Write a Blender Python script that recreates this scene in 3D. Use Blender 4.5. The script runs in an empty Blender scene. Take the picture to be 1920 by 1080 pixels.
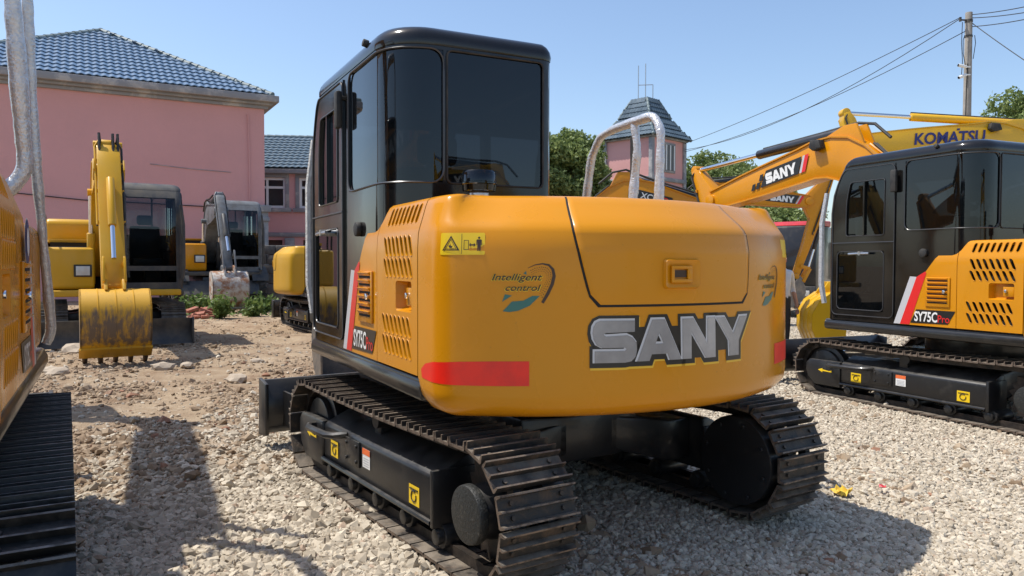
import bpy, bmesh, math, random
import numpy as np
from mathutils import Vector, Matrix
random.seed(7)
R = math.radians
sc = bpy.context.scene
COL = sc.collection
PI = math.pi

# ---------------------------------------------------------------- camera, sky, sun, exposure
cam_d = bpy.data.cameras.new('camera')
cam = bpy.data.objects.new('camera', cam_d)
COL.objects.link(cam)
cam_d.sensor_width = 36.0
cam_d.lens = 36.0 * 1442 / 1920
cam_d.clip_start = 0.05
cam_d.clip_end = 3000
cam.matrix_world = Matrix.Translation((0, 0, 1.435)) @ Matrix.Rotation(PI / 2 - 0.03, 4, 'X') @ Matrix.Rotation(0.002, 4, 'Z')
sc.camera = cam

SUN_EL, SUN_AZ = R(63.5), R(-84)          # azimuth from the view direction, left is negative
world = bpy.data.worlds.new('World')
sc.world = world
world.use_nodes = True
wn = world.node_tree
bg = wn.nodes['Background']
sky = wn.nodes.new('ShaderNodeTexSky')
sky.sky_type = 'NISHITA'
sky.sun_disc = False
sky.sun_elevation = SUN_EL
sky.sun_rotation = SUN_AZ
sky.altitude = 0
sky.air_density = 1.0
sky.dust_density = 1.1
sky.ozone_density = 2.2
wn.links.new(sky.outputs[0], bg.inputs[0])
bg.inputs[1].default_value = 0.14
sun_d = bpy.data.lights.new('sun', 'SUN')
sun_d.energy = 3.9
sun_d.angle = R(0.55)
sun_d.color = (1.0, 0.955, 0.88)
sun = bpy.data.objects.new('sun', sun_d)
COL.objects.link(sun)
sdir = Vector((math.sin(SUN_AZ) * math.cos(SUN_EL), math.cos(SUN_AZ) * math.cos(SUN_EL), math.sin(SUN_EL)))
sun.rotation_euler = sdir.to_track_quat('Z', 'Y').to_euler()
sun.location = sdir * 60
sc.view_settings.view_transform = 'Standard'
sc.view_settings.look = 'None'
sc.view_settings.exposure = 0.45
sc.view_settings.gamma = 1.0
sc.render.engine = 'CYCLES'
sc.cycles.use_denoising = True
sc.cycles.max_bounces = 8
sc.cycles.transparent_max_bounces = 16
sc.cycles.caustics_reflective = False
sc.cycles.caustics_refractive = False


# ---------------------------------------------------------------- materials
def new_mat(name):
    m = bpy.data.materials.new(name)
    m.use_nodes = True
    nt = m.node_tree
    return m, nt, nt.nodes['Principled BSDF']


def rgb(c):
    return (c[0], c[1], c[2], 1.0)


def mat(name, c, rough=0.5, metal=0.0, coat=0.0, c2=None, scale=6.0, detail=5.0, lo=0.4, hi=0.65, bump=0.0, bscale=40.0, spec=0.5, rvar=0.0, dist=0.01):
    """principled surface; c2 mixes in by a noise of its own (dust, wear, stain)"""
    m, nt, p = new_mat(name)
    p.inputs['Base Color'].default_value = rgb(c)
    p.inputs['Roughness'].default_value = rough
    p.inputs['Metallic'].default_value = metal
    p.inputs['Coat Weight'].default_value = coat
    p.inputs['Coat Roughness'].default_value = 0.06
    p.inputs['Specular IOR Level'].default_value = spec
    L = nt.links.new
    if c2 is not None or bump or rvar:
        tc = nt.nodes.new('ShaderNodeTexCoord')
    if c2 is not None:
        n = nt.nodes.new('ShaderNodeTexNoise')
        n.inputs['Scale'].default_value = scale
        n.inputs['Detail'].default_value = detail
        n.inputs['Roughness'].default_value = 0.65
        r = nt.nodes.new('ShaderNodeMapRange')
        r.inputs['From Min'].default_value = lo
        r.inputs['From Max'].default_value = hi
        mx = nt.nodes.new('ShaderNodeMix')
        mx.data_type = 'RGBA'
        mx.inputs['A'].default_value = rgb(c)
        mx.inputs['B'].default_value = rgb(c2)
        L(tc.outputs['Object'], n.inputs['Vector'])
        L(n.outputs['Fac'], r.inputs['Value'])
        L(r.outputs['Result'], mx.inputs['Factor'])
        L(mx.outputs['Result'], p.inputs['Base Color'])
        if rvar:
            r2 = nt.nodes.new('ShaderNodeMapRange')
            r2.inputs['From Min'].default_value = lo
            r2.inputs['From Max'].default_value = hi
            r2.inputs['To Min'].default_value = rough
            r2.inputs['To Max'].default_value = min(1, rough + rvar)
            L(n.outputs['Fac'], r2.inputs['Value'])
            L(r2.outputs['Result'], p.inputs['Roughness'])
    if bump:
        b = nt.nodes.new('ShaderNodeTexNoise')
        b.inputs['Scale'].default_value = bscale
        b.inputs['Detail'].default_value = 6
        bp = nt.nodes.new('ShaderNodeBump')
        bp.inputs['Strength'].default_value = bump
        bp.inputs['Distance'].default_value = dist
        L(tc.outputs['Object'], b.inputs['Vector'])
        L(b.outputs['Fac'], bp.inputs['Height'])
        L(bp.outputs['Normal'], p.inputs['Normal'])
    return m


def dust(m, c, amount=0.8, scale=14.0, lo=0.35, hi=0.95):
    """settled dust: lies on faces that look up, broken by noise"""
    nt = m.node_tree
    p = nt.nodes['Principled BSDF']
    N, L = nt.nodes.new, nt.links.new
    g = N('ShaderNodeNewGeometry')
    s = N('ShaderNodeSeparateXYZ')
    L(g.outputs['Normal'], s.inputs[0])
    r = N('ShaderNodeMapRange')
    r.inputs['From Min'].default_value = lo
    r.inputs['From Max'].default_value = hi
    L(s.outputs['Z'], r.inputs['Value'])
    n = N('ShaderNodeTexNoise')
    n.inputs['Scale'].default_value = scale
    n.inputs['Detail'].default_value = 7
    L(g.outputs['Position'], n.inputs['Vector'])
    r2 = N('ShaderNodeMapRange')
    r2.inputs['From Min'].default_value = .3
    r2.inputs['From Max'].default_value = .62
    r2.inputs['To Max'].default_value = amount
    L(n.outputs['Fac'], r2.inputs['Value'])
    k = N('ShaderNodeMath')
    k.operation = 'MULTIPLY'
    L(r.outputs['Result'], k.inputs[0])
    L(r2.outputs['Result'], k.inputs[1])
    mx = N('ShaderNodeMix')
    mx.data_type = 'RGBA'
    old = p.inputs['Base Color'].links
    if old:
        L(old[0].from_socket, mx.inputs['A'])
    else:
        mx.inputs['A'].default_value = p.inputs['Base Color'].default_value
    mx.inputs['B'].default_value = rgb(c)
    L(k.outputs[0], mx.inputs['Factor'])
    L(mx.outputs['Result'], p.inputs['Base Color'])
    mr = N('ShaderNodeMix')
    oldr = p.inputs['Roughness'].links
    if oldr:
        L(oldr[0].from_socket, mr.inputs['A'])
    else:
        mr.inputs['A'].default_value = p.inputs['Roughness'].default_value
    mr.inputs['B'].default_value = .9
    L(k.outputs[0], mr.inputs['Factor'])
    L(mr.outputs['Result'], p.inputs['Roughness'])
    return m


def glass_mat(name, tint, clear):
    """tinted window glass: mirror-like coat over a dark transparent sheet"""
    m, nt, p = new_mat(name)
    out = nt.nodes['Material Output']
    p.inputs['Base Color'].default_value = rgb((0.004, 0.005, 0.006))
    p.inputs['Roughness'].default_value = 0.02
    p.inputs['Specular IOR Level'].default_value = 0.0
    tr = nt.nodes.new('ShaderNodeBsdfTransparent')
    tr.inputs['Color'].default_value = rgb(tint)
    gl = nt.nodes.new('ShaderNodeBsdfGlossy')
    gl.inputs['Roughness'].default_value = 0.015
    gl.inputs['Color'].default_value = rgb((0.9, 0.95, 1.0))
    fr = nt.nodes.new('ShaderNodeFresnel')
    fr.inputs['IOR'].default_value = 1.52
    m1 = nt.nodes.new('ShaderNodeMixShader')
    m1.inputs[0].default_value = clear
    m2 = nt.nodes.new('ShaderNodeMixShader')
    L = nt.links.new
    L(p.outputs[0], m1.inputs[1])
    L(tr.outputs[0], m1.inputs[2])
    L(fr.outputs[0], m2.inputs[0])
    L(m1.outputs[0], m2.inputs[1])
    L(gl.outputs[0], m2.inputs[2])
    L(m2.outputs[0], out.inputs[0])
    return m


M = {}
def paint_mat(name, c, film, rough=.24):
    """machine enamel: faint dust film in patches, fine specks, slightly rippled panels"""
    m, nt, p = new_mat(name)
    N, L = nt.nodes.new, nt.links.new
    tc = N('ShaderNodeTexCoord')

    def noise(scale, detail, vec=None):
        q = N('ShaderNodeTexNoise')
        q.inputs['Scale'].default_value = scale
        q.inputs['Detail'].default_value = detail
        L(vec or tc.outputs['Object'], q.inputs['Vector'])
        return q.outputs['Fac']

    def rng_(v, a, b, c0, c1):
        q = N('ShaderNodeMapRange')
        for k, w in (('From Min', a), ('From Max', b), ('To Min', c0), ('To Max', c1)):
            q.inputs[k].default_value = w
        L(v, q.inputs['Value'])
        return q.outputs['Result']

    def mix(f, a, b):
        q = N('ShaderNodeMix')
        q.data_type = 'RGBA'
        L(f, q.inputs['Factor'])
        for k, w in (('A', a), ('B', b)):
            if isinstance(w, tuple):
                q.inputs[k].default_value = rgb(w)
            else:
                L(w, q.inputs[k])
        return q.outputs['Result']
    mp = N('ShaderNodeMapping')
    mp.inputs['Scale'].default_value = (6, 6, .7)
    L(tc.outputs['Object'], mp.inputs['Vector'])
    col = mix(rng_(noise(1.3, 6), .40, .72, 0, .55), c, film)
    col = mix(rng_(noise(1.6, 7, mp.outputs[0]), .55, .78, 0, .35), col, film)
    col = mix(rng_(noise(70, 3), .70, .78, 0, .5), col, tuple(x * .45 + .03 for x in c))
    L(col, p.inputs['Base Color'])
    L(rng_(noise(2.2, 6), .35, .7, rough - .06, rough + .16), p.inputs['Roughness'])
    p.inputs['Specular IOR Level'].default_value = .32
    p.inputs['Coat Weight'].default_value = .12
    p.inputs['Coat Roughness'].default_value = .1
    bp = N('ShaderNodeBump')
    bp.inputs['Strength'].default_value = .12
    bp.inputs['Distance'].default_value = .02
    L(noise(2.4, 2), bp.inputs['Height'])
    L(bp.outputs['Normal'], p.inputs['Normal'])
    return m


M['orange'] = paint_mat('orange_machine_paint', (0.62, 0.242, 0.0025), (0.58, 0.25, 0.012))
M['yellow'] = paint_mat('yellow_machine_paint', (0.62, 0.33, 0.008), (0.55, 0.33, 0.05), .38)
M['bright_yellow'] = mat('bright_yellow_paint', (0.70, 0.40, 0.010), 0.35, coat=0.2, c2=(0.64, 0.36, 0.02), scale=2.0, lo=0.5, hi=0.7)
M['black_paint'] = mat('black_gloss_paint', (0.008, 0.0075, 0.0075), 0.09, spec=0.45, coat=0.15, c2=(0.014, 0.013, 0.012), scale=2.0, rvar=0.08)
M['black_sill'] = mat('black_satin_paint', (0.016, 0.015, 0.014), 0.28, coat=0.3, c2=(0.05, 0.043, 0.035), scale=3.5, lo=0.52, hi=0.85, rvar=0.25)
M['frame_black'] = mat('dusty_black_steel', (0.012, 0.012, 0.013), 0.36, coat=0.15, c2=(0.055, 0.048, 0.04), scale=5.0, lo=0.55, hi=0.85, rvar=0.3, bump=0.05, bscale=60)
M['dark_grey'] = mat('dark_grey_steel', (0.030, 0.032, 0.036), 0.5, c2=(0.09, 0.08, 0.065), scale=4.0, rvar=0.2)
M['grey_paint'] = mat('grey_cab_paint', (0.15, 0.16, 0.17), 0.42, c2=(0.08, 0.08, 0.08), scale=4.0, rvar=0.2)
M['shoe'] = mat('worn_track_steel', (0.030, 0.026, 0.023), 0.55, metal=0.25, c2=(0.17, 0.105, 0.062), scale=9.0, detail=8, lo=0.50, hi=0.78, bump=0.35, bscale=55, rvar=0.3)
M['grouser'] = mat('polished_grouser_edge', (0.20, 0.15, 0.115), 0.45, metal=0.45, c2=(0.06, 0.045, 0.035), scale=22.0, detail=8, lo=0.42, hi=0.62, bump=0.3, bscale=80, rvar=0.2)
M['shoe_black'] = mat('painted_track_steel', (0.013, 0.013, 0.013), 0.35, metal=0.2, c2=(0.06, 0.055, 0.05), scale=8.0, lo=0.5, hi=0.8, bump=0.2, bscale=50, rvar=0.3)
M['grouser_black'] = mat('painted_grouser_edge', (0.15, 0.145, 0.14), 0.4, metal=0.3, c2=(0.05, 0.048, 0.045), scale=15.0, rvar=0.2)
M['shoe_mud'] = mat('muddy_track_steel', (0.16, 0.135, 0.11), 0.7, metal=0.1, c2=(0.07, 0.055, 0.045), scale=9.0, bump=0.4, bscale=40)
M['link'] = mat('greasy_chain_steel', (0.016, 0.014, 0.013), 0.5, metal=0.3, c2=(0.06, 0.045, 0.035), scale=12.0, bump=0.2)
M['cover'] = mat('gritty_motor_cover', (0.017, 0.018, 0.017), 0.55, c2=(0.075, 0.068, 0.058), scale=40.0, detail=8, lo=0.55, hi=0.75, bump=0.5, bscale=90)
M['glass'] = glass_mat('tinted_cab_glass', (0.26, 0.28, 0.30), 0.40)
M['clear_glass'] = glass_mat('clear_cab_glass', (0.55, 0.60, 0.60), 0.85)
M['house_glass'] = glass_mat('window_glass', (0.75, 0.8, 0.8), 0.9)
M['rubber'] = mat('black_rubber', (0.016, 0.016, 0.016), 0.65, c2=(0.05, 0.046, 0.04), scale=9, rvar=0.1)
M['seal'] = mat('grey_rubber_seal', (0.045, 0.046, 0.05), 0.3)
M['chrome'] = mat('chrome', (0.75, 0.76, 0.78), 0.12, metal=1.0)
M['steel'] = mat('bare_steel', (0.5, 0.5, 0.5), 0.3, metal=0.9)
M['wrap'] = mat('clear_bubble_wrap', (0.56, 0.57, 0.58), 0.15, metal=0.35, coat=0.4, c2=(0.68, 0.69, 0.70), scale=40.0, detail=2, lo=0.4, hi=0.65, bump=0.55, bscale=75, dist=0.012)
M['white_wrap'] = mat('white_foam_wrap', (0.66, 0.65, 0.61), 0.5, c2=(0.5, 0.49, 0.46), scale=20.0, bump=0.6, bscale=50, dist=0.015)
M['red'] = mat('red_reflective_film', (0.85, 0.020, 0.008), 0.35, c2=(0.72, 0.02, 0.012), scale=8)
M['red_stripe'] = mat('red_decal', (0.70, 0.02, 0.02), 0.3)
M['white'] = mat('white_decal', (0.78, 0.78, 0.76), 0.4)
M['silver_stripe'] = mat('silver_decal', (0.52, 0.52, 0.54), 0.35)
M['black_decal'] = mat('black_decal', (0.014, 0.013, 0.013), 0.3)
M['letter_grey'] = mat('grey_metallic_lettering', (0.22, 0.22, 0.23), 0.26, metal=0.35, c2=(0.40, 0.40, 0.415), scale=2.2, lo=0.35, hi=0.7)
M['letter_edge'] = mat('pale_lettering_edge', (0.55, 0.55, 0.56), 0.35)
M['letter_shadow'] = mat('yellow_lettering_rim', (0.78, 0.47, 0.03), 0.35)
M['sticker'] = mat('yellow_sticker', (0.83, 0.55, 0.012), 0.35)
M['brown_print'] = mat('brown_print', (0.045, 0.020, 0.010), 0.35)
M['teal'] = mat('teal_print', (0.035, 0.150, 0.125), 0.35)
M['blue_print'] = mat('navy_print', (0.02, 0.022, 0.16), 0.35)
M['blue_emblem'] = mat('blue_emblem', (0.03, 0.05, 0.22), 0.3)
M['smoke'] = glass_mat('smoked_plastic', (0.12, 0.13, 0.14), 0.3)
M['seat'] = mat('seat_vinyl', (0.022, 0.022, 0.024), 0.6)
M['dark'] = mat('dark_interior', (0.008, 0.008, 0.008), 0.8)
M['worn_bucket'] = mat('worn_bucket_paint', (0.70, 0.40, 0.02), 0.5, c2=(0.16, 0.105, 0.07), scale=4.5, detail=9, lo=0.47, hi=0.57, rvar=0.3, bump=0.2, bscale=30)
M['grey_bucket'] = mat('scuffed_bucket_steel', (0.13, 0.12, 0.11), 0.55, metal=0.3, c2=(0.26, 0.21, 0.16), scale=6.0, bump=0.2)
M['dirty_bucket'] = mat('dirty_white_bucket', (0.50, 0.47, 0.42), 0.6, c2=(0.28, 0.13, 0.06), scale=5.0, detail=8, lo=0.45, hi=0.6, bump=0.2)
M['tooth'] = mat('worn_tooth_steel', (0.14, 0.09, 0.06), 0.5, metal=0.5, c2=(0.06, 0.045, 0.04), scale=14, bump=0.2)
M['lens'] = mat('lamp_lens', (0.55, 0.55, 0.52), 0.08, coat=0.6)
M['orange_tag'] = mat('orange_tag', (0.80, 0.16, 0.04), 0.5)


dust(M['shoe'], (.26, .215, .165), .85, 11)
dust(M['grouser'], (.30, .24, .18), .7, 16)
dust(M['frame_black'], (.085, .073, .058), .55, 9)
dust(M['black_sill'], (.09, .078, .064), .45, 7)


def worn_bucket_mat():
    m, nt, p = new_mat('worn_bucket_paint')
    N, L = nt.nodes.new, nt.links.new
    tc = N('ShaderNodeTexCoord')
    mp = N('ShaderNodeMapping')
    mp.inputs['Scale'].default_value = (5, 5, 1.1)
    L(tc.outputs['Object'], mp.inputs['Vector'])
    n = N('ShaderNodeTexNoise')
    n.inputs['Scale'].default_value = 2.6
    n.inputs['Detail'].default_value = 9
    n.inputs['Roughness'].default_value = .7
    L(mp.outputs[0], n.inputs['Vector'])
    s = N('ShaderNodeSeparateXYZ')
    L(tc.outputs['Object'], s.inputs[0])
    r = N('ShaderNodeValToRGB')
    e = r.color_ramp.elements
    e[0].position, e[0].color = .18, (.05, .05, .05, 1)
    e[1].position, e[1].color = .95, (0, 0, 0, 1)
    for q, v in ((.30, .28), (.52, .30), (.70, .16), (.80, .0)):
        k = e.new(q)
        k.color = (v, v, v, 1)
    L(s.outputs['Z'], r.inputs[0])
    a = N('ShaderNodeMath')
    a.operation = 'ADD'
    L(r.outputs[0], a.inputs[0])
    L(n.outputs['Fac'], a.inputs[1])
    mr = N('ShaderNodeMapRange')
    mr.inputs['From Min'].default_value = .60
    mr.inputs['From Max'].default_value = .80
    L(a.outputs[0], mr.inputs['Value'])
    mx = N('ShaderNodeMix')
    mx.data_type = 'RGBA'
    mx.inputs['A'].default_value = rgb((.58, .31, .012))
    mx.inputs['B'].default_value = rgb((.135, .095, .065))
    L(mr.outputs['Result'], mx.inputs['Factor'])
    L(mx.outputs['Result'], p.inputs['Base Color'])
    p.inputs['Roughness'].default_value = .55
    return m


M['worn_bucket'] = worn_bucket_mat()


# ---------------------------------------------------------------- mesh helpers
class MB:
    def __init__(s):
        s.v = []
        s.f = []

    def add(s, vs, fs):
        o = len(s.v)
        s.v.extend([tuple(p) for p in vs])
        s.f.extend([tuple(i + o for i in f) for f in fs])
        return s

    def box(s, x0, x1, y0, y1, z0, z1, X=None):
        vs = [Vector(p) for p in ((x0, y0, z0), (x1, y0, z0), (x1, y1, z0), (x0, y1, z0), (x0, y0, z1), (x1, y0, z1), (x1, y1, z1), (x0, y1, z1))]
        if X is not None:
            vs = [X @ p for p in vs]
        return s.add(vs, [(3, 2, 1, 0), (4, 5, 6, 7), (0, 1, 5, 4), (1, 2, 6, 5), (2, 3, 7, 6), (3, 0, 4, 7)])

    def bar(s, p0, p1, w, h, up=(0, 0, 1)):
        p0, p1 = Vector(p0), Vector(p1)
        d = (p1 - p0)
        L = d.length
        d.normalize()
        u = Vector(up)
        y = u.cross(d)
        if y.length < 1e-4:
            y = Vector((0, 1, 0))
        y.normalize()
        z = d.cross(y)
        X = Matrix(((d.x, y.x, z.x, p0.x), (d.y, y.y, z.y, p0.y), (d.z, y.z, z.z, p0.z), (0, 0, 0, 1)))
        return s.box(0, L, -w / 2, w / 2, -h / 2, h / 2, X)

    def cyl(s, p0, p1, r0, r1=None, n=16, caps=True):
        r1 = r0 if r1 is None else r1
        p0, p1 = Vector(p0), Vector(p1)
        d = (p1 - p0).normalized()
        a = d.orthogonal().normalized()
        b = d.cross(a)
        vs = []
        for p, r in ((p0, r0), (p1, r1)):
            for i in range(n):
                t = 2 * PI * i / n
                vs.append(p + a * (r * math.cos(t)) + b * (r * math.sin(t)))
        fs = [(i, (i + 1) % n, n + (i + 1) % n, n + i) for i in range(n)]
        if caps:
            fs += [tuple(range(n - 1, -1, -1)), tuple(range(n, 2 * n))]
        return s.add(vs, fs)

    def tube(s, pts, r, n=8, closed=False):
        pts = [Vector(p) for p in pts]
        m = len(pts)
        rs = r if isinstance(r, (list, tuple)) else [r] * m
        vs = []
        prev = None
        for i, p in enumerate(pts):
            q0 = pts[i - 1] if (i > 0 or closed) else pts[i]
            q1 = pts[(i + 1) % m] if (i < m - 1 or closed) else pts[i]
            d = (q1 - q0).normalized()
            if prev is None:
                a = d.orthogonal().normalized()
            else:
                a = (prev - d * prev.dot(d)).normalized()
            prev = a
            b = d.cross(a)
            for k in range(n):
                t = 2 * PI * k / n
                vs.append(p + a * (rs[i] * math.cos(t)) + b * (rs[i] * math.sin(t)))
        fs = []
        for i in range(m if closed else m - 1):
            j = (i + 1) % m
            for k in range(n):
                fs.append((i * n + k, i * n + (k + 1) % n, j * n + (k + 1) % n, j * n + k))
        if not closed:
            fs += [tuple(range(n - 1, -1, -1)), tuple((m - 1) * n + k for k in range(n))]
        return s.add(vs, fs)

    def prism(s, poly, t0, t1, f=lambda u, v, w: (u, w, v)):
        """polygon (u, v) extruded over w"""
        n = len(poly)
        vs = [f(u, v, t0) for u, v in poly] + [f(u, v, t1) for u, v in poly]
        fs = [tuple(range(n)), tuple(range(2 * n - 1, n - 1, -1))] + [(i, n + i, n + (i + 1) % n, (i + 1) % n) for i in range(n)]
        return s.add(vs, fs)

    def grid(s, rows, closed=False):
        m, n = len(rows), len(rows[0])
        vs = [p for r in rows for p in r]
        fs = []
        for i in range(m - 1):
            for k in range(n if closed else n - 1):
                fs.append((i * n + k, i * n + (k + 1) % n, (i + 1) * n + (k + 1) % n, (i + 1) * n + k))
        return s.add(vs, fs)

    def mesh(s, name, m, bevel=0.0, seg=2, smooth=35, fix=True):
        me = bpy.data.meshes.new(name)
        me.from_pydata(s.v, [], s.f)
        if bevel or fix:
            bm = bmesh.new()
            bm.from_mesh(me)
            if fix:
                bmesh.ops.recalc_face_normals(bm, faces=bm.faces)
            if bevel:
                es = [e for e in bm.edges if len(e.link_faces) == 2 and e.calc_face_angle(0) > R(28)]
                bmesh.ops.bevel(bm, geom=es, offset=bevel, segments=seg, profile=0.5, affect='EDGES', clamp_overlap=True)
            bm.to_mesh(me)
            bm.free()
        if smooth:
            me.polygons.foreach_set('use_smooth', [True] * len(me.polygons))
            me.set_sharp_from_angle(angle=R(smooth))
        me.materials.append(m)
        return me

    def build(s, name, m, parent=None, bevel=0.0, seg=2, smooth=35, fix=True, rz=0.0, loc=(0, 0, 0)):
        return link(name, s.mesh(name, m, bevel, seg, smooth, fix), parent, rz, loc)


def link(name, me, parent=None, rz=0.0, loc=(0, 0, 0)):
    o = bpy.data.objects.new(name, me)
    COL.objects.link(o)
    o.parent = parent
    o.location = loc
    o.rotation_euler = (0, 0, rz)
    return o


def empty(name, loc, rz, label, cat, group=None, scale=1.0):
    o = bpy.data.objects.new(name, None)
    COL.objects.link(o)
    o.location = loc
    o.rotation_euler = (0, 0, rz)
    o.scale = (scale,) * 3
    o.empty_display_size = 0.3
    return tag(o, label, cat, group)


def tag(o, label, cat, group=None):
    o['label'] = label
    o['category'] = cat
    if group:
        o['group'] = group
    return o


def structure(o):
    o['kind'] = 'structure'
    return o


def curve_mesh(cu):
    o = bpy.data.objects.new('tmp', cu)
    COL.objects.link(o)
    me = bpy.data.meshes.new_from_object(o)
    vs = [(v.co.x, v.co.y) for v in me.vertices]
    fs = [tuple(p.vertices) for p in me.polygons]
    bpy.data.objects.remove(o)
    bpy.data.meshes.remove(me)
    bpy.data.curves.remove(cu)
    return vs, fs


def fill(contours, offset=0.0):
    """filled outline with holes -> flat (verts, faces)"""
    cu = bpy.data.curves.new('tmp', 'CURVE')
    cu.dimensions = '2D'
    cu.fill_mode = 'BOTH'
    cu.offset = offset
    for c in contours:
        sp = cu.splines.new('POLY')
        sp.points.add(len(c) - 1)
        for q, (x, y) in zip(sp.points, c):
            q.co = (x, y, 0, 1)
        sp.use_cyclic_u = True
    return curve_mesh(cu)


def text(s, h, offset=0.0, shear=0.0, xs=1.0, space=1.0):
    """lettering -> flat (verts, faces), cap height h, left at 0, baseline at 0"""
    cu = bpy.data.curves.new('tmp', 'FONT')
    cu.body = s
    cu.size = 1.0
    cu.offset = offset
    cu.shear = shear
    cu.space_character = space
    cu.resolution_u = 3
    vs, fs = curve_mesh(cu)
    k = h / 0.70
    x0 = min(v[0] for v in vs)
    return [((x - x0) * k * xs, y * k) for x, y in vs], fs


def move(vf, dx=0, dy=0, sx=1, sy=1):
    return [(x * sx + dx, y * sy + dy) for x, y in vf[0]], vf[1]


def rot2(vf, a):
    c, s = math.cos(a), math.sin(a)
    return [(x * c - y * s, x * s + y * c) for x, y in vf[0]], vf[1]


def join2(*vfs):
    V, F = [], []
    for v, f in vfs:
        o = len(V)
        V += v
        F += [tuple(i + o for i in q) for q in f]
    return V, F


def width(vf):
    return max(v[0] for v in vf[0]) - min(v[0] for v in vf[0])


def capsule(x, y, w, h, lean=0.0, n=5):
    """slot outline, leaning by lean over its height"""
    pts = []
    r = w / 2
    for i in range(n + 1):
        t = PI * i / n
        pts.append((r * math.cos(t), h / 2 - r + r * math.sin(t)))
    for i in range(n + 1):
        t = PI + PI * i / n
        pts.append((r * math.cos(t), -h / 2 + r + r * math.sin(t)))
    return [(x + px + lean * py / h, y + py) for px, py in pts]


def rrect(x0, x1, y0, y1, r, n=4):
    pts = []
    for cx, cy, a in ((x1 - r, y1 - r, 0), (x0 + r, y1 - r, PI / 2), (x0 + r, y0 + r, PI), (x1 - r, y0 + r, 1.5 * PI)):
        for i in range(n + 1):
            t = a + PI / 2 * i / n
            pts.append((cx + r * math.cos(t), cy + r * math.sin(t)))
    return pts


def sheet(name, vf, f, m, parent, rz=0.0, cutx=0.0, cuty=(), f2=None, smooth=30):
    """flat shape cut into strips and laid on a surface by f(u, v)"""
    bm = bmesh.new()
    bv = [bm.verts.new((x, y, 0)) for x, y in vf[0]]
    for q in vf[1]:
        try:
            bm.faces.new([bv[i] for i in q])
        except ValueError:
            pass
    xs = [v[0] for v in vf[0]]
    cuts = [((0, y, 0), (0, 1, 0)) for y in cuty]
    if cutx:
        x = math.ceil(min(xs) / cutx) * cutx
        while x < max(xs):
            cuts.append(((x, 0, 0), (1, 0, 0)))
            x += cutx
    for co, no in cuts:
        bmesh.ops.bisect_plane(bm, geom=bm.verts[:] + bm.edges[:] + bm.faces[:], plane_co=co, plane_no=no)
    bmesh.ops.remove_doubles(bm, verts=bm.verts[:], dist=1e-5)
    uv = {}
    for v in bm.verts:
        q = (v.co.x, v.co.y)
        v.co = Vector(f(*q))
        uv[(round(v.co.x, 5), round(v.co.y, 5), round(v.co.z, 5))] = q
    bmesh.ops.recalc_face_normals(bm, faces=bm.faces)
    if f2:
        be = [e for e in bm.edges if len(e.link_faces) == 1]
        new = [g for g in bmesh.ops.extrude_edge_only(bm, edges=be)['geom'] if isinstance(g, bmesh.types.BMVert)]
        for v in new:
            v.co = Vector(f2(*uv[(round(v.co.x, 5), round(v.co.y, 5), round(v.co.z, 5))]))
        bmesh.ops.recalc_face_normals(bm, faces=bm.faces)
    me = bpy.data.meshes.new(name)
    bm.to_mesh(me)
    bm.free()
    if smooth:
        me.polygons.foreach_set('use_smooth', [True] * len(me.polygons))
        me.set_sharp_from_angle(angle=R(smooth))
    me.materials.append(m)
    return link(name, me, parent, rz)


def lerp_table(x, xs, ys):
    return float(np.interp(x, xs, ys))


def ground_z(x, y):
    return -0.25 * math.tanh(x / 16.0)


# ================================================================ excavator
# local frame: x forward, y left, z up; the origin lies on the ground under the slew ring
HW, CXA, RA, RF = 1.034, 0.1, 1.6, 0.16
CYF = HW - RF
CXF = CXA - math.sqrt((RA - RF) ** 2 - CYF ** 2)
ANG = math.atan2(CYF, CXF - CXA)
LS = 0.5 - CXF
LF = RF * (ANG - PI / 2)
TOT = 2 * LS + 2 * LF + RA * 2 * (PI - ANG)
IZ = [.755, .762, .785, .82, .87, 1.5, 1.58, 1.605, 1.63, 1.71, 1.735, 1.748, 1.755]
IV = [.14, .085, .035, .008, 0, .005, .02, .035, .06, .165, .195, .225, .27]
IS = [.14, .085, .035, .008, 0, .0, .004, .010, .018, .042, .052, .065, .10]      # steeper on the flanks
SKIN = 0.012


def inset(z, k=0.0):
    return lerp_table(z, IZ, IS) * (1 - k) + lerp_table(z, IZ, IV) * k


def tail(u):
    """0 on the flanks, 1 round the tail"""
    t = min(1.0, max(0.0, (min(u, TOT - u) - (LS - .10)) / .42))
    return t * t * (3 - 2 * t)


def hull(u, z, off=0.0, zi=None):
    """the hood's outer shell: u runs from the left flank round the tail to the right flank"""
    tl = tail(u)
    flip = u > TOT / 2
    if flip:
        u = TOT - u
    if u < LS:
        p, n = (0.5 - u, HW), (0.0, 1.0)
    elif u < LS + LF:
        t = PI / 2 + (u - LS) / RF
        n = (math.cos(t), math.sin(t))
        p = (CXF + RF * n[0], CYF + RF * n[1])
    else:
        t = ANG + (u - LS - LF) / RA
        n = (math.cos(t), math.sin(t))
        p = (CXA + RA * n[0], RA * n[1])
    k = SKIN + off - inset(z if zi is None else zi, tl)
    x, y = p[0] + n[0] * k, p[1] + n[1] * k
    return (x, -y if flip else y, z)


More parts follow.
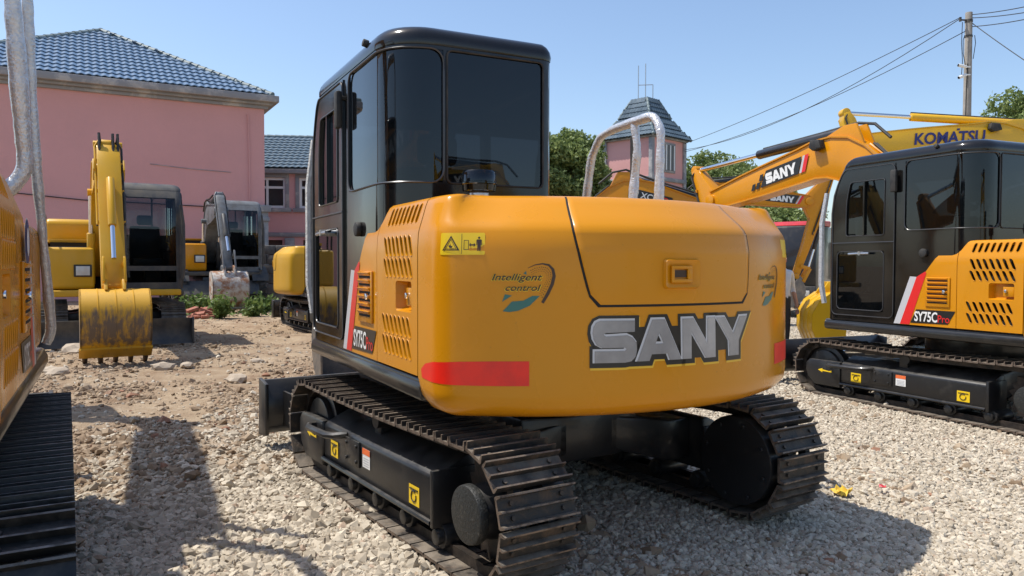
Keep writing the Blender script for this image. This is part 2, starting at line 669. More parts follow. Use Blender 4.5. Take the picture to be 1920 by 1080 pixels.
GLYPH = dict(
    S=[[(-.407, .093), (-.246, .092), (-.246, .042), (-.381, .039), (-.39, .035), (-.39, .029), (-.381, .024), (-.282, .028), (-.256, .016), (-.238, -.006), (-.235, -.038), (-.242, -.069), (-.262, -.088), (-.29, -.093), (-.432, -.092), (-.432, -.04), (-.294, -.041), (-.287, -.036), (-.287, -.031), (-.294, -.027), (-.398, -.027), (-.423, -.014), (-.437, .01), (-.442, .037), (-.439, .064), (-.427, .084)]],
    A=[[(-.161, .094), (-.095, .094), (-.004, -.09), (-.069, -.09), (-.081, -.061), (-.162, -.061), (-.173, -.09), (-.234, -.09)], [(-.125, .032), (-.102, -.014), (-.143, -.014)]],
    N=[[(-.001, .094), (.064, .094), (.150, -.026), (.150, .094), (.201, .094), (.205, -.092), (.141, -.092), (.053, .03), (.054, -.09), (.003, -.09)]],
    Y=[[(.206, .092), (.268, .092), (.331, .013), (.381, .092), (.446, .092), (.375, -.022), (.375, -.093), (.303, -.093), (.299, -.022)]])


def brand(offset=0.0, dx=0.0, dy=0.0, solid=False):
    return join2(*[move(fill(c[:1] if solid else c, offset), dx, dy) for c in GLYPH.values()])


_shoes = {}


def shoe_mesh(m0, m1, hw=.185):
    """triple-grouser track shoe: x along the track, z outwards"""
    key = (m0.name, m1.name, hw)
    if key not in _shoes:
        prof = [(-.064, 0), (.064, 0), (.069, .012), (.067, .044), (.059, .044), (.053, .014), (.007, .014), (.0035, .040), (-.0035, .040), (-.007, .014), (-.053, .014), (-.059, .044), (-.067, .044), (-.069, .012)]
        b = MB().prism(prof, -hw, hw)
        for sy in (-.13, .13):
            for sx in (-.03, .03):
                b.cyl((sx, sy, .010), (sx, sy, .024), .011, n=6)
        me = b.mesh('track_shoe', m0, smooth=0)
        me.materials.append(m1)
        for p in me.polygons:
            if p.center.z > .037 or (abs(p.normal.y) > .9 and p.center.z > .02):
                p.material_index = 1
        _shoes[key] = me
    return _shoes[key]


def track_path(ax=1.07, zc=.335, r=.287, sag=.02):
    """point and outward angle along the closed track, by distance"""
    L1 = 2 * ax
    tot = 2 * L1 + 2 * PI * r

    def at(s):
        s %= tot
        if s < L1:
            q = s / L1
            return (ax - s, zc + r - sag * math.sin(PI * q) * (1 if sag else 0), PI / 2)
        s -= L1
        if s < PI * r:
            t = PI / 2 + s / r
            return (-ax + r * math.cos(t), zc + r * math.sin(t), t)
        s -= PI * r
        if s < L1:
            return (-ax + s, zc - r, 1.5 * PI)
        s -= L1
        t = 1.5 * PI + s / r
        return (ax + r * math.cos(t), zc + r * math.sin(t), t)
    return at, tot


def tracks(root, st):
    at, tot = track_path()
    n = 43
    sm = shoe_mesh(st['shoe'], st['grouser'], st.get('sw', .195))
    for side in (1, -1):
        yc = side * .885
        b = MB()
        for k in range(n):
            for dy in (-.075, .075):
                x, z, t = at(k * tot / n)
                X = Matrix.Translation((x, yc + dy, z)) @ Matrix.Rotation(-(t - PI / 2), 4, 'Y')
                b.box(-.072, .072, -.018, .018, -.052, -.001, X)
        if not st.get('shoes', True):
            rows = [[(at(k * tot / 40)[0] + math.cos(at(k * tot / 40)[2]) * .03, yc + w, at(k * tot / 40)[1] + math.sin(at(k * tot / 40)[2]) * .03) for w in (-.205, .205)] for k in range(41)]
            b.grid(rows)
        chain = b.build('track_chain', M['link'], root)
        if st.get('shoes', True):
            for k in range(n):
                x, z, t = at((k + .5) * tot / n + .03 * side)
                o = link('track_shoe', sm, chain, 0, (x, yc, z))
                o.rotation_euler = (0, -(t - PI / 2), 0)
        # idler and sprocket
        w = MB().cyl((1.07, yc - .05, .335), (1.07, yc + .05, .335), .25, n=28)
        w.cyl((1.07, yc - .09, .335), (1.07, yc + .09, .335), .20, n=24)
        w.build('idler_wheel', M['frame_black'], root, .008)
        w = MB()
        prof = []
        for i in range(42):
            t = 2 * PI * i / 42
            rr = .265 if i % 2 else .225
            prof.append((-1.07 + rr * math.cos(t), .335 + rr * math.sin(t)))
        w.prism(prof, yc - .022, yc + .022)
        spr = w.build('drive_sprocket', M['link'], root)
        MB().cyl((-1.07, yc + side * .02, .335), (-1.07, yc + side * .145, .335), .13, .12, n=28).build('drive_housing', M['frame_black'], root, .01)
        w = MB().cyl((-1.07, yc + side * .14, .335), (-1.07, yc + side * .185, .335), .134, .130, n=32)
        w.build('motor_cover', M['cover'], root, .008)
        w = MB().cyl((-1.07, yc - side * .03, .335), (-1.07, yc - side * .20, .335), .255, .25, n=36)
        for i in range(8):
            t = 2 * PI * i / 8 + .3
            w.cyl((-1.07 + .21 * math.cos(t), yc - side * .20, .335 + .21 * math.sin(t)), (-1.07 + .21 * math.cos(t), yc - side * .215, .335 + .21 * math.sin(t)), .014, n=6)
        w.build('final_drive', M['frame_black'], root, .006)
        for xx in (-.72, -.36, 0., .36, .72):
            w = MB().cyl((xx, yc - .12, .125), (xx, yc + .12, .125), .06, n=14)
            w.cyl((xx, yc - .15, .125), (xx, yc + .15, .125), .04, n=12)
            w.build('track_roller', M['frame_black'], root, .005)
        w = MB().cyl((.1, yc - .10, .545), (.1, yc + .10, .545), .045, n=14)
        w.build('carrier_roller', M['frame_black'], root)
        # side beam with its sloping top plate
        f = lambda u, v, ww: (ww, side * u, v)
        w = MB().prism([(1.035, .185), (1.035, .405), (1.02, .425), (.86, .50), (.80, .50), (.80, .185)], -.72, .80, f)
        w.box(.80, .84, side * 1.0 if side > 0 else -1.04, side * 1.04 if side > 0 else -1.0, .17, .40)
        beam = w.build('track_frame', M['frame_black'], root, .012)
        w = MB().prism([(1.245, .38), (1.20, .425), (.80, .43), (.80, .14), (1.13, .14), (1.22, .22), (1.25, .30)], side * .99, side * 1.05)
        w.build('idler_guard', M['frame_black'], root, .012)
        # rear plate, rail along the lower edge
        w = MB().box(-.735, -.705, min(side * .80, side * 1.055), max(side * .80, side * 1.055), .17, .45)
        w.build('end_plate', M['frame_black'], beam, .006)
        w = MB().tube([(.80, side * 1.045, .19), (-.70, side * 1.045, .19)], .014, 8)
        w.build('edge_rail', M['frame_black'], beam)
        # step
        w = MB().tube([(.93, side * 1.03, .385), (.90, side * 1.10, .39), (.84, side * 1.125, .39), (.52, side * 1.125, .40), (.45, side * 1.10, .405), (.42, side * 1.03, .41)], .022, 8)
        w.build('step', M['frame_black'], beam)
        w = MB().box(.20, .42, min(side * 1.035, side * 1.046), max(side * 1.035, side * 1.046), .255, .405)
        for bx in (.235, .385):
            for bz in (.285, .375):
                w.cyl((bx, side * 1.044, bz), (bx, side * 1.056, bz), .012, n=6)
        w.build('bolted_plate', M['frame_black'], beam, .003)
        w = MB().box(.10, .19, min(side * .86, side * .95), max(side * .86, side * .95), .44, .60)
        w.build('carrier_bracket', M['frame_black'], beam, .006)
        if st.get('tags', True):
            def tg(name, x0, x1, z0, z1, m, o=.0015):
                yy = side * (1.0365 + o)
                k = link(name, MB().add([(x0, yy, z0), (x1, yy, z0), (x1, yy, z1), (x0, yy, z1)], [(0, 1, 2, 3)]).mesh(name, m, smooth=0), beam)
                return k
            for x0, x1, z0, z1 in ((.55, .67, .235, .335), (-.56, -.445, .225, .325)):
                tg('warning_sticker', x0, x1, z0, z1, M['sticker'])
                ring = [(x0 + .06 + .028 * math.cos(t), z0 + .045 + .028 * math.sin(t)) for t in [PI * (.9 + i * .15) for i in range(13)]]
                MB().tube([(a, side * 1.0395, c) for a, c in ring], .004, 4).build('sticker_print', M['black_decal'], beam)
                MB().tube([(x0 + .012, side * 1.0395, z1 - .02), (x1 - .012, side * 1.0395, z1 - .02)], .004, 4).build('sticker_print', M['black_decal'], beam)
            tg('white_sticker', .055, .16, .275, .385, M['white'])
            tg('red_sticker_head', .055, .16, .350, .385, M['orange_tag'], .003)
            for q in range(4):
                tg('sticker_line', .068, .148, .285 + q * .014, .290 + q * .014, M['silver_stripe'], .003)
            ar = [(.90, .30), (.90, .325), (.93, .312), (1.02, .322), (1.02, .336), (1.08, .313), (1.02, .288), (1.02, .303)]
            sheet('arrow_sticker', fill([ar]), lambda x, z: (x, side * 1.053, z), M['sticker'], beam)
    # centre frame, legs, slew ring
    w = MB().prism([(-.55, -.42), (.55, -.42), (.62, -.2), (.62, .2), (.55, .42), (-.55, .42), (-.62, .2), (-.62, -.2)], .34, .60, lambda u, v, ww: (u, v, ww))
    for sx in (-1, 1):
        for sy in (-1, 1):
            w.prism([(.15, .38), (.15, .57), (.62, .49), (.80, .49), (.80, .24), (.62, .24)], sx * .30, sx * .62, lambda u, v, ww, sy=sy: (ww, sy * u, v))
    w.build('centre_frame', M['frame_black'], root, .015)
    MB().cyl((0, 0, .58), (0, 0, .80), .48, n=40).build('slew_ring', M['frame_black'], root, .01)
    # dozer blade
    zb = st.get('blade_z', .13)
    prof = [(1.98, zb + .42), (1.92, zb + .30), (1.90, zb + .18), (1.93, zb + .06), (2.0, zb), (2.03, zb), (1.965, zb + .08), (1.935, zb + .18), (1.95, zb + .30), (2.01, zb + .42)]
    bl = MB().prism(prof, -1.1, 1.1).build('dozer_blade', st['blade'], root, .004)
    for sy in (-1, 1):
        MB().prism([(1.86, zb + .01), (2.05, zb - .01), (2.03, zb + .43), (1.86, zb + .40)], sy * 1.085, sy * 1.112).build('blade_end', st['blade'], bl, .004)
        MB().bar((.6, sy * .42, .36), (1.93, sy * .48, zb + .16), .13, .16).build('blade_arm', M['frame_black'], root, .012)
        MB().bar((1.68, sy * .95, zb + .20), (1.92, sy * .95, zb + .20), .02, .26).build('blade_rib', M['frame_black'], bl)
    MB().cyl((.62, 0, .52), (1.3, 0, .46), .055, n=16).build('blade_cylinder', M['frame_black'], root)
    MB().cyl((1.3, 0, .46), (1.9, 0, .38), .03, n=14).build('blade_rod', M['chrome'], root)


# ---------------------------------------------------------------- cab
CF, CR_, CL_, CRR = 1.37, -.42, HW, .06       # front, rear, left and right planes


def cab_ring():
    pts = []

    def arc(cx, cy, r, a0, n):
        for i in range(n + 1):
            t = a0 + PI / 2 * i / n
            pts.append((cx + r * math.cos(t), cy + r * math.sin(t), math.cos(t), math.sin(t)))
    arc(CF - .08, CL_ - .08, .08, 0, 4)
    for x in (1.22, 1.10, .875, .85, .60, .475, .36, .10):
        pts.append((x, CL_, 0, 1))
    arc(CR_ + .25, CL_ - .25, .25, PI / 2, 9)
    for y in (.735, .715, .50, .30, .13):
        pts.append((CR_, y, -1, 0))
    arc(CR_ + .06, CRR + .06, .06, PI, 3)
    for x in (-.30, .0, .45, .52, .85, 1.18):
        pts.append((x, CRR, 0, -1))
    arc(CF - .08, CRR + .08, .08, 1.5 * PI, 4)
    for y in (.17, .35, .55, .75, .93):
        pts.append((CF, y, 1, 0))
    return pts


RING = cab_ring()


def cab_pt(q, z, off=0.0):
    x, y = q[0] + q[2] * off, q[1] + q[3] * off
    if x > .55 and z > 2.1:
        k = ((z - 2.1) / .58) ** 2
        x -= .26 * k * (x - .55) / .82
    return (x, y, z)


def ring_at(x=None, y=None):
    """index of the ring sample at a given x on the left flank or y on the rear"""
    best = min(range(len(RING)), key=lambda i: (abs(RING[i][0] - x) if x is not None else 0) + (abs(RING[i][1] - y) if y is not None else 0))
    return best


def cab(root, st, rz):
    n = len(RING)
    iL = lambda x: ring_at(x, CL_)
    iB = lambda y: ring_at(CR_, y)
    iR = lambda x: ring_at(x, CRR)
    iF = lambda y: ring_at(CF, y)
    zs = [.905, .96, 1.02, 1.22, 1.30, 1.67, 1.80, 1.84, 1.875, 2.10, 2.30, 2.42, 2.46, 2.52, 2.575, 2.60]
    door = (iL(1.22) - 1, iL(.475), .96, 2.575)
    win = dict(quarter=(iL(.36), iB(.735), 1.875, 2.575), rear=(iB(.715), iB(.13), 1.875, 2.575),
               right_rear=(iR(-.30), iR(.45), 1.84, 2.46), right_front=(iR(.52), iR(1.18), 1.84, 2.46),
               front=(iF(.17), iF(.93), 1.30, 2.46), lower_front=(iF(.17), iF(.93), 1.02, 1.22))
    openings = [door] + list(win.values())

    def patch(i0, i1, z0, z1, off, holes=()):
        b = MB()
        ids = list(range(i0, i1 + 1))
        zz = [z for z in zs if z0 - 1e-6 <= z <= z1 + 1e-6]
        vs = [cab_pt(RING[i % n], z, off) for z in zz for i in ids]
        fs = []
        k = len(ids)
        for a in range(len(zz) - 1):
            for c in range(k - 1):
                zm = (zz[a] + zz[a + 1]) / 2
                im = ids[c] + .5
                if any(h[0] < im < h[1] and h[2] < zm < h[3] for h in holes):
                    continue
                fs.append((a * k + c, a * k + c + 1, (a + 1) * k + c + 1, (a + 1) * k + c))
        return b.add(vs, fs)

    def thicken(name, b, m, parent, t):
        me = b.mesh(name, m, fix=False, smooth=0)
        bm = bmesh.new()
        bm.from_mesh(me)
        loose = [v for v in bm.verts if not v.link_faces]
        bmesh.ops.delete(bm, geom=loose, context='VERTS')
        bmesh.ops.recalc_face_normals(bm, faces=bm.faces)
        bmesh.ops.solidify(bm, geom=bm.faces[:], thickness=t)
        bm.to_mesh(me)
        bm.free()
        me.polygons.foreach_set('use_smooth', [True] * len(me.polygons))
        me.set_sharp_from_angle(angle=R(30))
        return link(name, me, parent, rz if parent is root else 0)

    paint = st['cab']
    # the shell has no rubber for the door; holes stay open and take panes
    shell = thicken('cab', patch(0, n, .905, 2.60, 0, openings), paint, root, .03)
    for k, w in win.items():
        patch(w[0], w[1], w[2], w[3], -.006).build('window', st.get('glass', M['glass']), shell, fix=False)
    # roof cap
    rows = []
    for z, ins in ((2.596, -.004), (2.62, -.008), (2.65, -.002), (2.675, .014), (2.695, .04), (2.712, .085), (2.722, .15), (2.728, .25)):
        row = []
        for q in RING:
            x, y, zz_ = cab_pt(q, z, -min(ins, .045))
            k = max(0, ins - .045) / .45
            row.append((x + (.475 - x) * k * .55, y + (.545 - y) * k, zz_))
        rows.append(row)
    b = MB().grid(rows, closed=True)
    o = len(b.v) - n
    b.f.append(tuple(range(o, o + n)))
    b.build('cab_roof', paint, shell, smooth=50)
    # seals round the tail glass
    def seal(i0, i1, z0, z1, r=.05, off=.004):
        S_ = [0]
        for i in range(i0, i1):
            a, c = RING[i % n], RING[(i + 1) % n]
            S_.append(S_[-1] + math.hypot(a[0] - c[0], a[1] - c[1]))
        loop = []
        pts2 = rrect(0, S_[-1], z0, z1, r, 4)
        dense = []
        for k in range(len(pts2)):
            p, q = pts2[k], pts2[(k + 1) % len(pts2)]
            m_ = max(1, int(math.hypot(p[0] - q[0], p[1] - q[1]) / .05))
            for j in range(m_):
                dense.append((p[0] + (q[0] - p[0]) * j / m_, p[1] + (q[1] - p[1]) * j / m_))
        for s_, z in dense:
            k = max(0, min(len(S_) - 2, int(np.searchsorted(S_, s_, side='right')) - 1))
            t = (s_ - S_[k]) / max(1e-6, S_[k + 1] - S_[k])
            a, c = RING[(i0 + k) % n], RING[(i0 + k + 1) % n]
            q = [a[j] * (1 - t) + c[j] * t for j in range(4)]
            loop.append(cab_pt(q, z, off))
        return MB().tube(loop, .0055, 5, closed=True)
    seal(win['quarter'][0], win['quarter'][1], 1.872, 2.578, .07).build('window_seal', M['seal'], shell)
    seal(win['rear'][0], win['rear'][1], 1.872, 2.578, .03).build('window_seal', M['rubber'], shell)
    # door
    dl = (iL(1.10), iL(.60), 1.84, 2.42)
    d_low = (iL(1.22), iL(.60), 1.02, 1.67)
    d_top = (iL(1.10), iL(.60), 2.46, 2.52)
    dr = thicken('cab_door', patch(door[0], door[1], .96, 2.575, .008, (dl, d_low)), paint, root, .028)
    for w in ((iL(1.10), iL(.85), 1.84, 2.42), (iL(.875), iL(.60), 1.84, 2.42), d_low):
        patch(w[0], w[1], w[2], w[3], .0 if w is d_low else -.004).build('window', st.get('glass', M['glass']), dr, fix=False)
    seal(door[0], door[1], .965, 2.57, .06, .012).build('door_seal', M['seal'], dr)
    seal(d_low[0], d_low[1], 1.03, 1.665, .05, .010).build('window_seal', M['seal'], dr)
    seal(dl[0], dl[1], 1.835, 2.425, .03, .012).build('window_seal', M['seal'], dr)
    MB().box(.853, .872, HW - .01, HW + .018, 1.84, 2.42).build('window_bar', paint, dr)
    MB().tube([(.47, HW + .014, 1.762), (1.29, HW + .014, 1.762)], .006, 6).build('waist_seam', M['seal'], dr)
    w = MB().tube([(1.03, HW + .045, 1.64), (.90, HW + .05, 1.645), (.76, HW + .045, 1.645)], .012, 6)
    w.cyl((.88, HW, 1.645), (.88, HW + .06, 1.645), .022, n=12)
    w.build('door_handle', M['steel'], dr)
    w = MB().cyl((.13, HW, 1.64), (.13, HW + .03, 1.64), .042, n=18)
    w.build('door_catch', M['rubber'], shell, .006)
    w = MB().box(.43, .50, HW + .02, HW + .06, 2.27, 2.50)
    w.bar((.47, HW - .01, 2.46), (.47, HW + .04, 2.46), .03, .03)
    w.build('mirror', M['rubber'], shell, .015)
    MB().cyl((.02, HW - .10, 2.66), (.02, HW - .0, 2.685), .012, n=8).cyl((.02, HW - .02, 2.68), (.02, HW + .012, 2.687), .022, n=12).build('roof_knob', M['rubber'], shell, .004)
    # seat and console inside
    s_ = MB().box(.15, .62, .30, .80, 1.30, 1.44)
    s_.box(.08, .20, .30, .80, 1.44, 2.02)
    s_.box(.10, .18, .42, .68, 2.04, 2.22)
    s_.build('seat', M['seat'], root, .04, rz=rz)
    s_ = MB().box(.2, .85, .14, .26, 1.1, 1.55).box(.2, .85, .84, .96, 1.1, 1.55).box(-.36, 1.28, .12, .98, .93, .96).box(1.0, 1.2, .45, .70, .96, 1.2)
    s_.build('console', M['dark'], root, .02, rz=rz)
    MB().tube([(CF + .06, HW - .02, 1.08), (CF + .09, HW + .0, 1.3), (CF + .09, HW, 2.0), (CF + .05, HW - .03, 2.34)], [.028, .032, .03, .026], 8).build('grab_rail', st.get('grab', M['white_wrap']), root, rz=rz)


def slots(side):
    rows = [(8, -.385, -.80, 1.680, .088, .028, -.02), (7, -.392, -.765, 1.527, .100, .031, .045), (7, -.392, -.765, 1.420, .096, .031, .045),
            (7, -.362, -.745, 1.131, .096, .031, .045), (7, -.366, -.748, 1.024, .094, .031, .045)]
    out = []
    for n, xa, xb, z, h, w, lean in rows:
        for k in range(n):
            out.append((xa + (xb - xa) * k / (n - 1), z, w, h, lean))
    return out


def flank(root, st, rz, side):
    """louvred engine cover and the panel in front of it, one side"""
    g = lambda off: (lambda x, z: (x, side * (HW + SKIN + off - inset(z)), z))
    cy = (1.5, 1.58, 1.605, 1.63, 1.71, 1.735, 1.748)
    sl = slots(side)
    holes = [capsule(x, z, w, h, lean) for x, z, w, h, lean in sl]
    rec = rrect(-.785, -.55, 1.205, 1.355, .02)
    outer = [(-.866, .915), (-.238, .915), (-.238, 1.754), (-.866, 1.754)]
    pan = sheet('engine_cover', fill([outer] + holes + [rec]), g(0), st['paint'], root, rz, cuty=cy, f2=g(-.007))
    for x, z, w, h, lean in sl:
        ring = capsule(x, z, w + .005, h + .005, lean, 4)
        MB().tube([g(-.0005)(a, c) for a, c in ring], .003, 5, closed=True).build('louvre_rim', st['paint'], pan)
    fy = lambda a, b_: (min(side * a, side * b_), max(side * a, side * b_))
    # latch recess
    y0 = HW + SKIN
    rr = MB()
    inner = [(x, side * (y0 - .055), z) for x, z in rrect(-.775, -.565, 1.218, 1.345, .02)]
    outr = [(x, side * (y0 - .001), z) for x, z in rec]
    rr.grid([outr, inner], closed=True)
    rr.f.append(tuple(range(len(outr), 2 * len(outr))))
    rr.build('latch_recess', st['paint'], pan)
    a, c = fy(y0 - .052, y0 - .012)
    MB().box(-.775, -.675, a, c, 1.235, 1.325).build('latch', st['paint'], pan, .005)
    MB().cyl((-.705, side * (y0 - .02), 1.285), (-.705, side * (y0 + .004), 1.285), .015, n=12).build('lock', M['chrome'], pan, .003)
    # front panel with stripe, grille door and badge
    cont = [(.40, .915), (.10, 1.454), (.0, 1.583), (-.06, 1.64), (-.13, 1.70), (-.195, 1.745), (-.232, 1.754), (-.232, .915)]
    fp = sheet('front_panel', fill([cont]), g(0), st['paint'], root, rz, cuty=cy, f2=g(-.03))
    a, c = fy(y0, y0 + .012)
    gd = MB().box(-.17, .095, a, c, 1.11, 1.40).build('grille_door', st['paint'], fp, .006)
    for k in range(6):
        z = 1.145 + k * .043
        b = MB().add([(-.145, side * (y0 + .013), z), (.07, side * (y0 + .013), z), (.07, side * (y0 + .013), z + .014), (-.145, side * (y0 + .013), z + .014)], [(0, 1, 2, 3)])
        b.build('grille_slot', M['dark'], fp)
        MB().prism([(0, 0), (.016, -.004), (0, -.022)], -.145, .07, lambda u, v, w_, z=z: (w_, side * (y0 + .012 + u), z + .034 + v)).build('grille_louvre', st['paint'], fp)
    MB().cyl((-.12, side * (y0 + .01), 1.26), (-.12, side * (y0 + .034), 1.26), .018, n=12).build('grille_lock', M['chrome'], fp, .004)
    if st.get('decals', True):
        d = g(.0025)
        sheet('red_stripe', fill([[(.385, .918), (.275, .918), (.09, 1.44), (.105, 1.455), (.20, 1.40)]]), lambda x, z: (x, d(x, z)[1], z), M['red_stripe'], fp)
        sheet('silver_stripe', fill([[(.385, .918), (.46, .918), (.275, 1.405), (.20, 1.40)]]), lambda x, z: (x, side * (y0 + .0025), z), M['silver_stripe'], fp)
        sheet('badge', fill([[(.262, .937), (.198, 1.075), (-.228, 1.075), (-.150, .945)]]), lambda x, z: (x, side * (y0 + .003), z), M['black_decal'], fp)
        t1 = text('SY75C', .10, .022, 0, .62, .98)
        w1 = width(t1)
        t2 = text('Pro', .075, .006, 0, .78)
        w2 = width(t2)
        k1, k2 = .255 / w1, .125 / w2
        if side > 0:
            m1 = lambda u, v: (.215 - u * k1, side * (y0 + .005), .96 + v * .95)
            m2 = lambda u, v: (-.045 - u * k2, side * (y0 + .005), .96 + v * .95)
        else:
            m1 = lambda u, v: (-.13 + u * k1, side * (y0 + .005), .96 + v * .95)
            m2 = lambda u, v: (.13 + u * k2 * .6, side * (y0 + .005), .96 + v * .95)
        sheet('model_lettering', t1, m1, M['white'], fp)
        sheet('model_lettering', t2, m2, M['red_stripe'], fp)
    if side < 0 and st.get('tall_hood'):
        MB().prism([(-1.0, 1.70), (-1.0, 2.02), (-.90, 2.14), (-.38, 2.14), (-.30, 2.06), (-.30, 1.70)], -1.0, .02).build('engine_hood', st['paint'], root, .05, 3, rz=rz)
    if side < 0:
        # fuel tank box ahead of the right flank
        tk = MB().box(.41, 1.28, -1.02, -.30, .915, 1.60).build('tank_cover', st['paint'], root, .06, 3, rz=rz)
        MB().box(.50, 1.2, -.95, -.40, 1.60, 1.612).build('tread_plate', M['black_sill'], tk, .004)
        MB().box(1.28, 1.305, -.60, -.34, 1.12, 1.32).build('lamp_housing', M['rubber'], tk, .01)
        MB().box(1.304, 1.309, -.57, -.37, 1.145, 1.295).build('lamp_lens', M['lens'], tk, .002)
        if st.get('emblem'):
            el = lambda a, b_, n_=28: [(a * math.cos(2 * PI * i / n_), b_ * math.sin(2 * PI * i / n_)) for i in range(n_)]
            for (ea, eb, mm, o_) in ((.105, .125, M['white'], .002), (.095, .115, M['blue_emblem'], .004), (.05, .075, M['white'], .006)):
                sheet('emblem', fill([el(ea, eb)]), lambda u, v, o_=o_: (-.05 + u, -(y0 + .012 + o_), 1.50 - .02 + v * .8), mm, fp)


def counterweight(root, st, rz):
    u0, u1 = 1.376, TOT - 1.376
    us = sorted(set([u0, u0 + .02, u0 + .04, u0 + .07, u0 + .1] + [u1, u1 - .02, u1 - .04, u1 - .07, u1 - .1] + list(np.linspace(LS, LS + LF, 7)) + list(np.linspace(TOT - LS - LF, TOT - LS, 7)) + list(np.linspace(LS + LF + .06, TOT - LS - LF - .06, 34))))
    zs = IZ[:5] + [.95, 1.05, 1.2, 1.35] + IZ[5:]

    def zmap(u, z):
        d = min(u - u0, u1 - u)
        if d < .1 and z < .95:
            zmin = .755 + .10 * (1 - math.sqrt(max(0, 1 - ((.1 - d) / .1) ** 2)))
            return zmin + (z - .755) * (.95 - zmin) / .195
        return z
    b = MB()
    b.grid([[hull(u, zmap(u, z), 0, z) for u in us] for z in zs])
    k = len(us)
    b.f.append(tuple(range(k)))
    cw = b.build('counterweight', st['paint'], root, smooth=55, rz=rz)
    top = [hull(u, 1.75, .012, 1.755) for u in np.linspace(u0 - .02, u1 + .02, 40)]
    poly = [(p[0], p[1]) for p in top]
    poly = [(-.405, poly[0][1])] + poly + [(.35, poly[-1][1]), (.35, -.28), (.30, .03), (-.405, .03)]
    MB().prism(poly, 1.70, 1.7525, lambda u, v, w: (u, v, w)).build('hood_top', st['paint'], root, .004, rz=rz)
    MB().box(-1.05, -.25, -.975, .975, .80, 1.62).box(-1.0, -.43, -.93, .93, 1.60, 1.74).box(-.45, .38, -.93, .02, .80, 1.70).build('engine_bay', M['dark'], root, rz=rz)
    # rear service door, set off by a dark joint
    def door_uv(grow):
        lz = [1.262 - grow, 1.275 - grow * .6, 1.312, 1.428, 1.52, 1.591, 1.65, 1.72, 1.75]
        lu = [2.315, 2.287, 2.268, 2.237, 2.215, 2.20, 2.20, 2.205, 2.21]
        ru = [3.125, 3.155, 3.17, 3.178, 3.18, 3.18, 3.19, 3.215, 3.235]
        return lz, [a - grow for a in lu], [a + grow for a in ru]

    def door_mesh(grow, off, edge):
        lz, lu, ru = door_uv(grow)
        zz = sorted(set(list(np.linspace(lz[0], 1.748, 12)) + [1.5, 1.58, 1.605, 1.63, 1.71, 1.735]))
        rows = []
        for j, z in enumerate(zz):
            a, c = lerp_table(z, lz, lu), lerp_table(z, lz, ru)
            ss = [0, .006] + list(np.linspace(.03, .97, 22)) + [.994, 1]
            row = []
            for i, s_ in enumerate(ss):
                lip = (i in (0, len(ss) - 1)) or j == 0
                row.append(hull(a + (c - a) * s_, z, edge if lip else off))
            rows.append(row)
        return MB().grid(rows)
    door_mesh(.011, .0016, .0016).build('door_joint', M['dark'], cw, smooth=50)
    dr = door_mesh(0, .008, .002).build('hood_door', st['paint'], root, smooth=50, rz=rz)
    # handle cup on the door
    uc, zc = 2.712, 1.397
    cup = MB()
    r0 = [hull(uc + x, zc + z, .0095) for x, z in rrect(-.10, .10, -.068, .068, .018, 3)]
    r1 = [hull(uc + x, zc + z, .024) for x, z in rrect(-.094, .094, -.062, .062, .016, 3)]
    r2 = [hull(uc + x, zc + z, .0095) for x, z in rrect(-.070, .070, -.044, .044, .014, 3)]
    cup.grid([r0, r1, r2], closed=True)
    cup.f.append(tuple(range(2 * len(r0), 3 * len(r0))))
    cup.build('handle_cup', st['paint'], dr)
    w = MB()
    for x0, x1, z0, z1 in ((-.062, .052, .022, .036), (-.062, .052, -.040, -.024), (-.062, -.046, -.026, .024), (.026, .052, -.026, .024)):
        w.add([hull(uc + x, zc + z, o) for o in (.010, .022) for x, z in ((x0, z0), (x1, z0), (x1, z1), (x0, z1))], [(0, 1, 2, 3), (4, 5, 6, 7), (0, 1, 5, 4), (1, 2, 6, 5), (2, 3, 7, 6), (3, 0, 4, 7)])
    w.build('door_handle', st['paint'], dr, .003)
    MB().add([hull(uc + x, zc + z, .0135) for x, z in ((-.044, -.016), (.024, -.016), (.024, .016), (-.044, .016))], [(0, 1, 2, 3)]).build('handle_slot', M['brown_print'], dr)
    # intake pre-cleaner
    pc = MB().cyl((-.70, .655, 1.75), (-.70, .655, 1.80), .048, n=20)
    pc = pc.build('precleaner', st['paint'], root, .004, rz=rz)
    MB().cyl((-.70, .655, 1.778), (-.70, .655, 1.800), .052, n=20).build('clamp', M['steel'], pc, .003)
    rows = []
    for z, r in ((1.805, .06), (1.808, .084), (1.838, .087), (1.842, .092), (1.849, .092), (1.852, .086), (1.898, .086), (1.909, .078), (1.913, .03)):
        rows.append([(-.70 + r * math.cos(2 * PI * i / 28), .655 + r * math.sin(2 * PI * i / 28), z) for i in range(28)])
    b = MB().grid(rows, closed=True)
    b.f.append(tuple(range(8 * 28, 9 * 28)))
    b.build('dust_bowl', M['smoke'], pc, smooth=40)
    MB().cyl((-.70, .655, 1.80), (-.70, .655, 1.885), .05, .035, n=16).build('vane_core', M['rubber'], pc)
    if st.get('decals', True):
        H = lambda o: (lambda u, v: hull(u, v, o))
        # warning sticker
        sx = 1.612
        sheet('warning_sticker', fill([rrect(sx, sx + .20, 1.478, 1.574, .006, 2)]), H(.0015), M['sticker'], cw, cutx=.02)
        tri = [(sx + .012, 1.497), (sx + .090, 1.497), (sx + .051, 1.562)]
        tri2 = [(sx + .022, 1.502), (sx + .080, 1.502), (sx + .051, 1.552)]
        sheet('sticker_print', fill([tri, tri2]), H(.003), M['brown_print'], cw, cutx=.02)
        tri3 = [(sx + .0265, 1.5045), (sx + .0755, 1.5045), (sx + .051, 1.547)]
        sheet('sticker_print', fill([tri3, [(sx + .0295, 1.506), (sx + .0725, 1.506), (sx + .051, 1.5435)]]), H(.003), M['brown_print'], cw, cutx=.02)
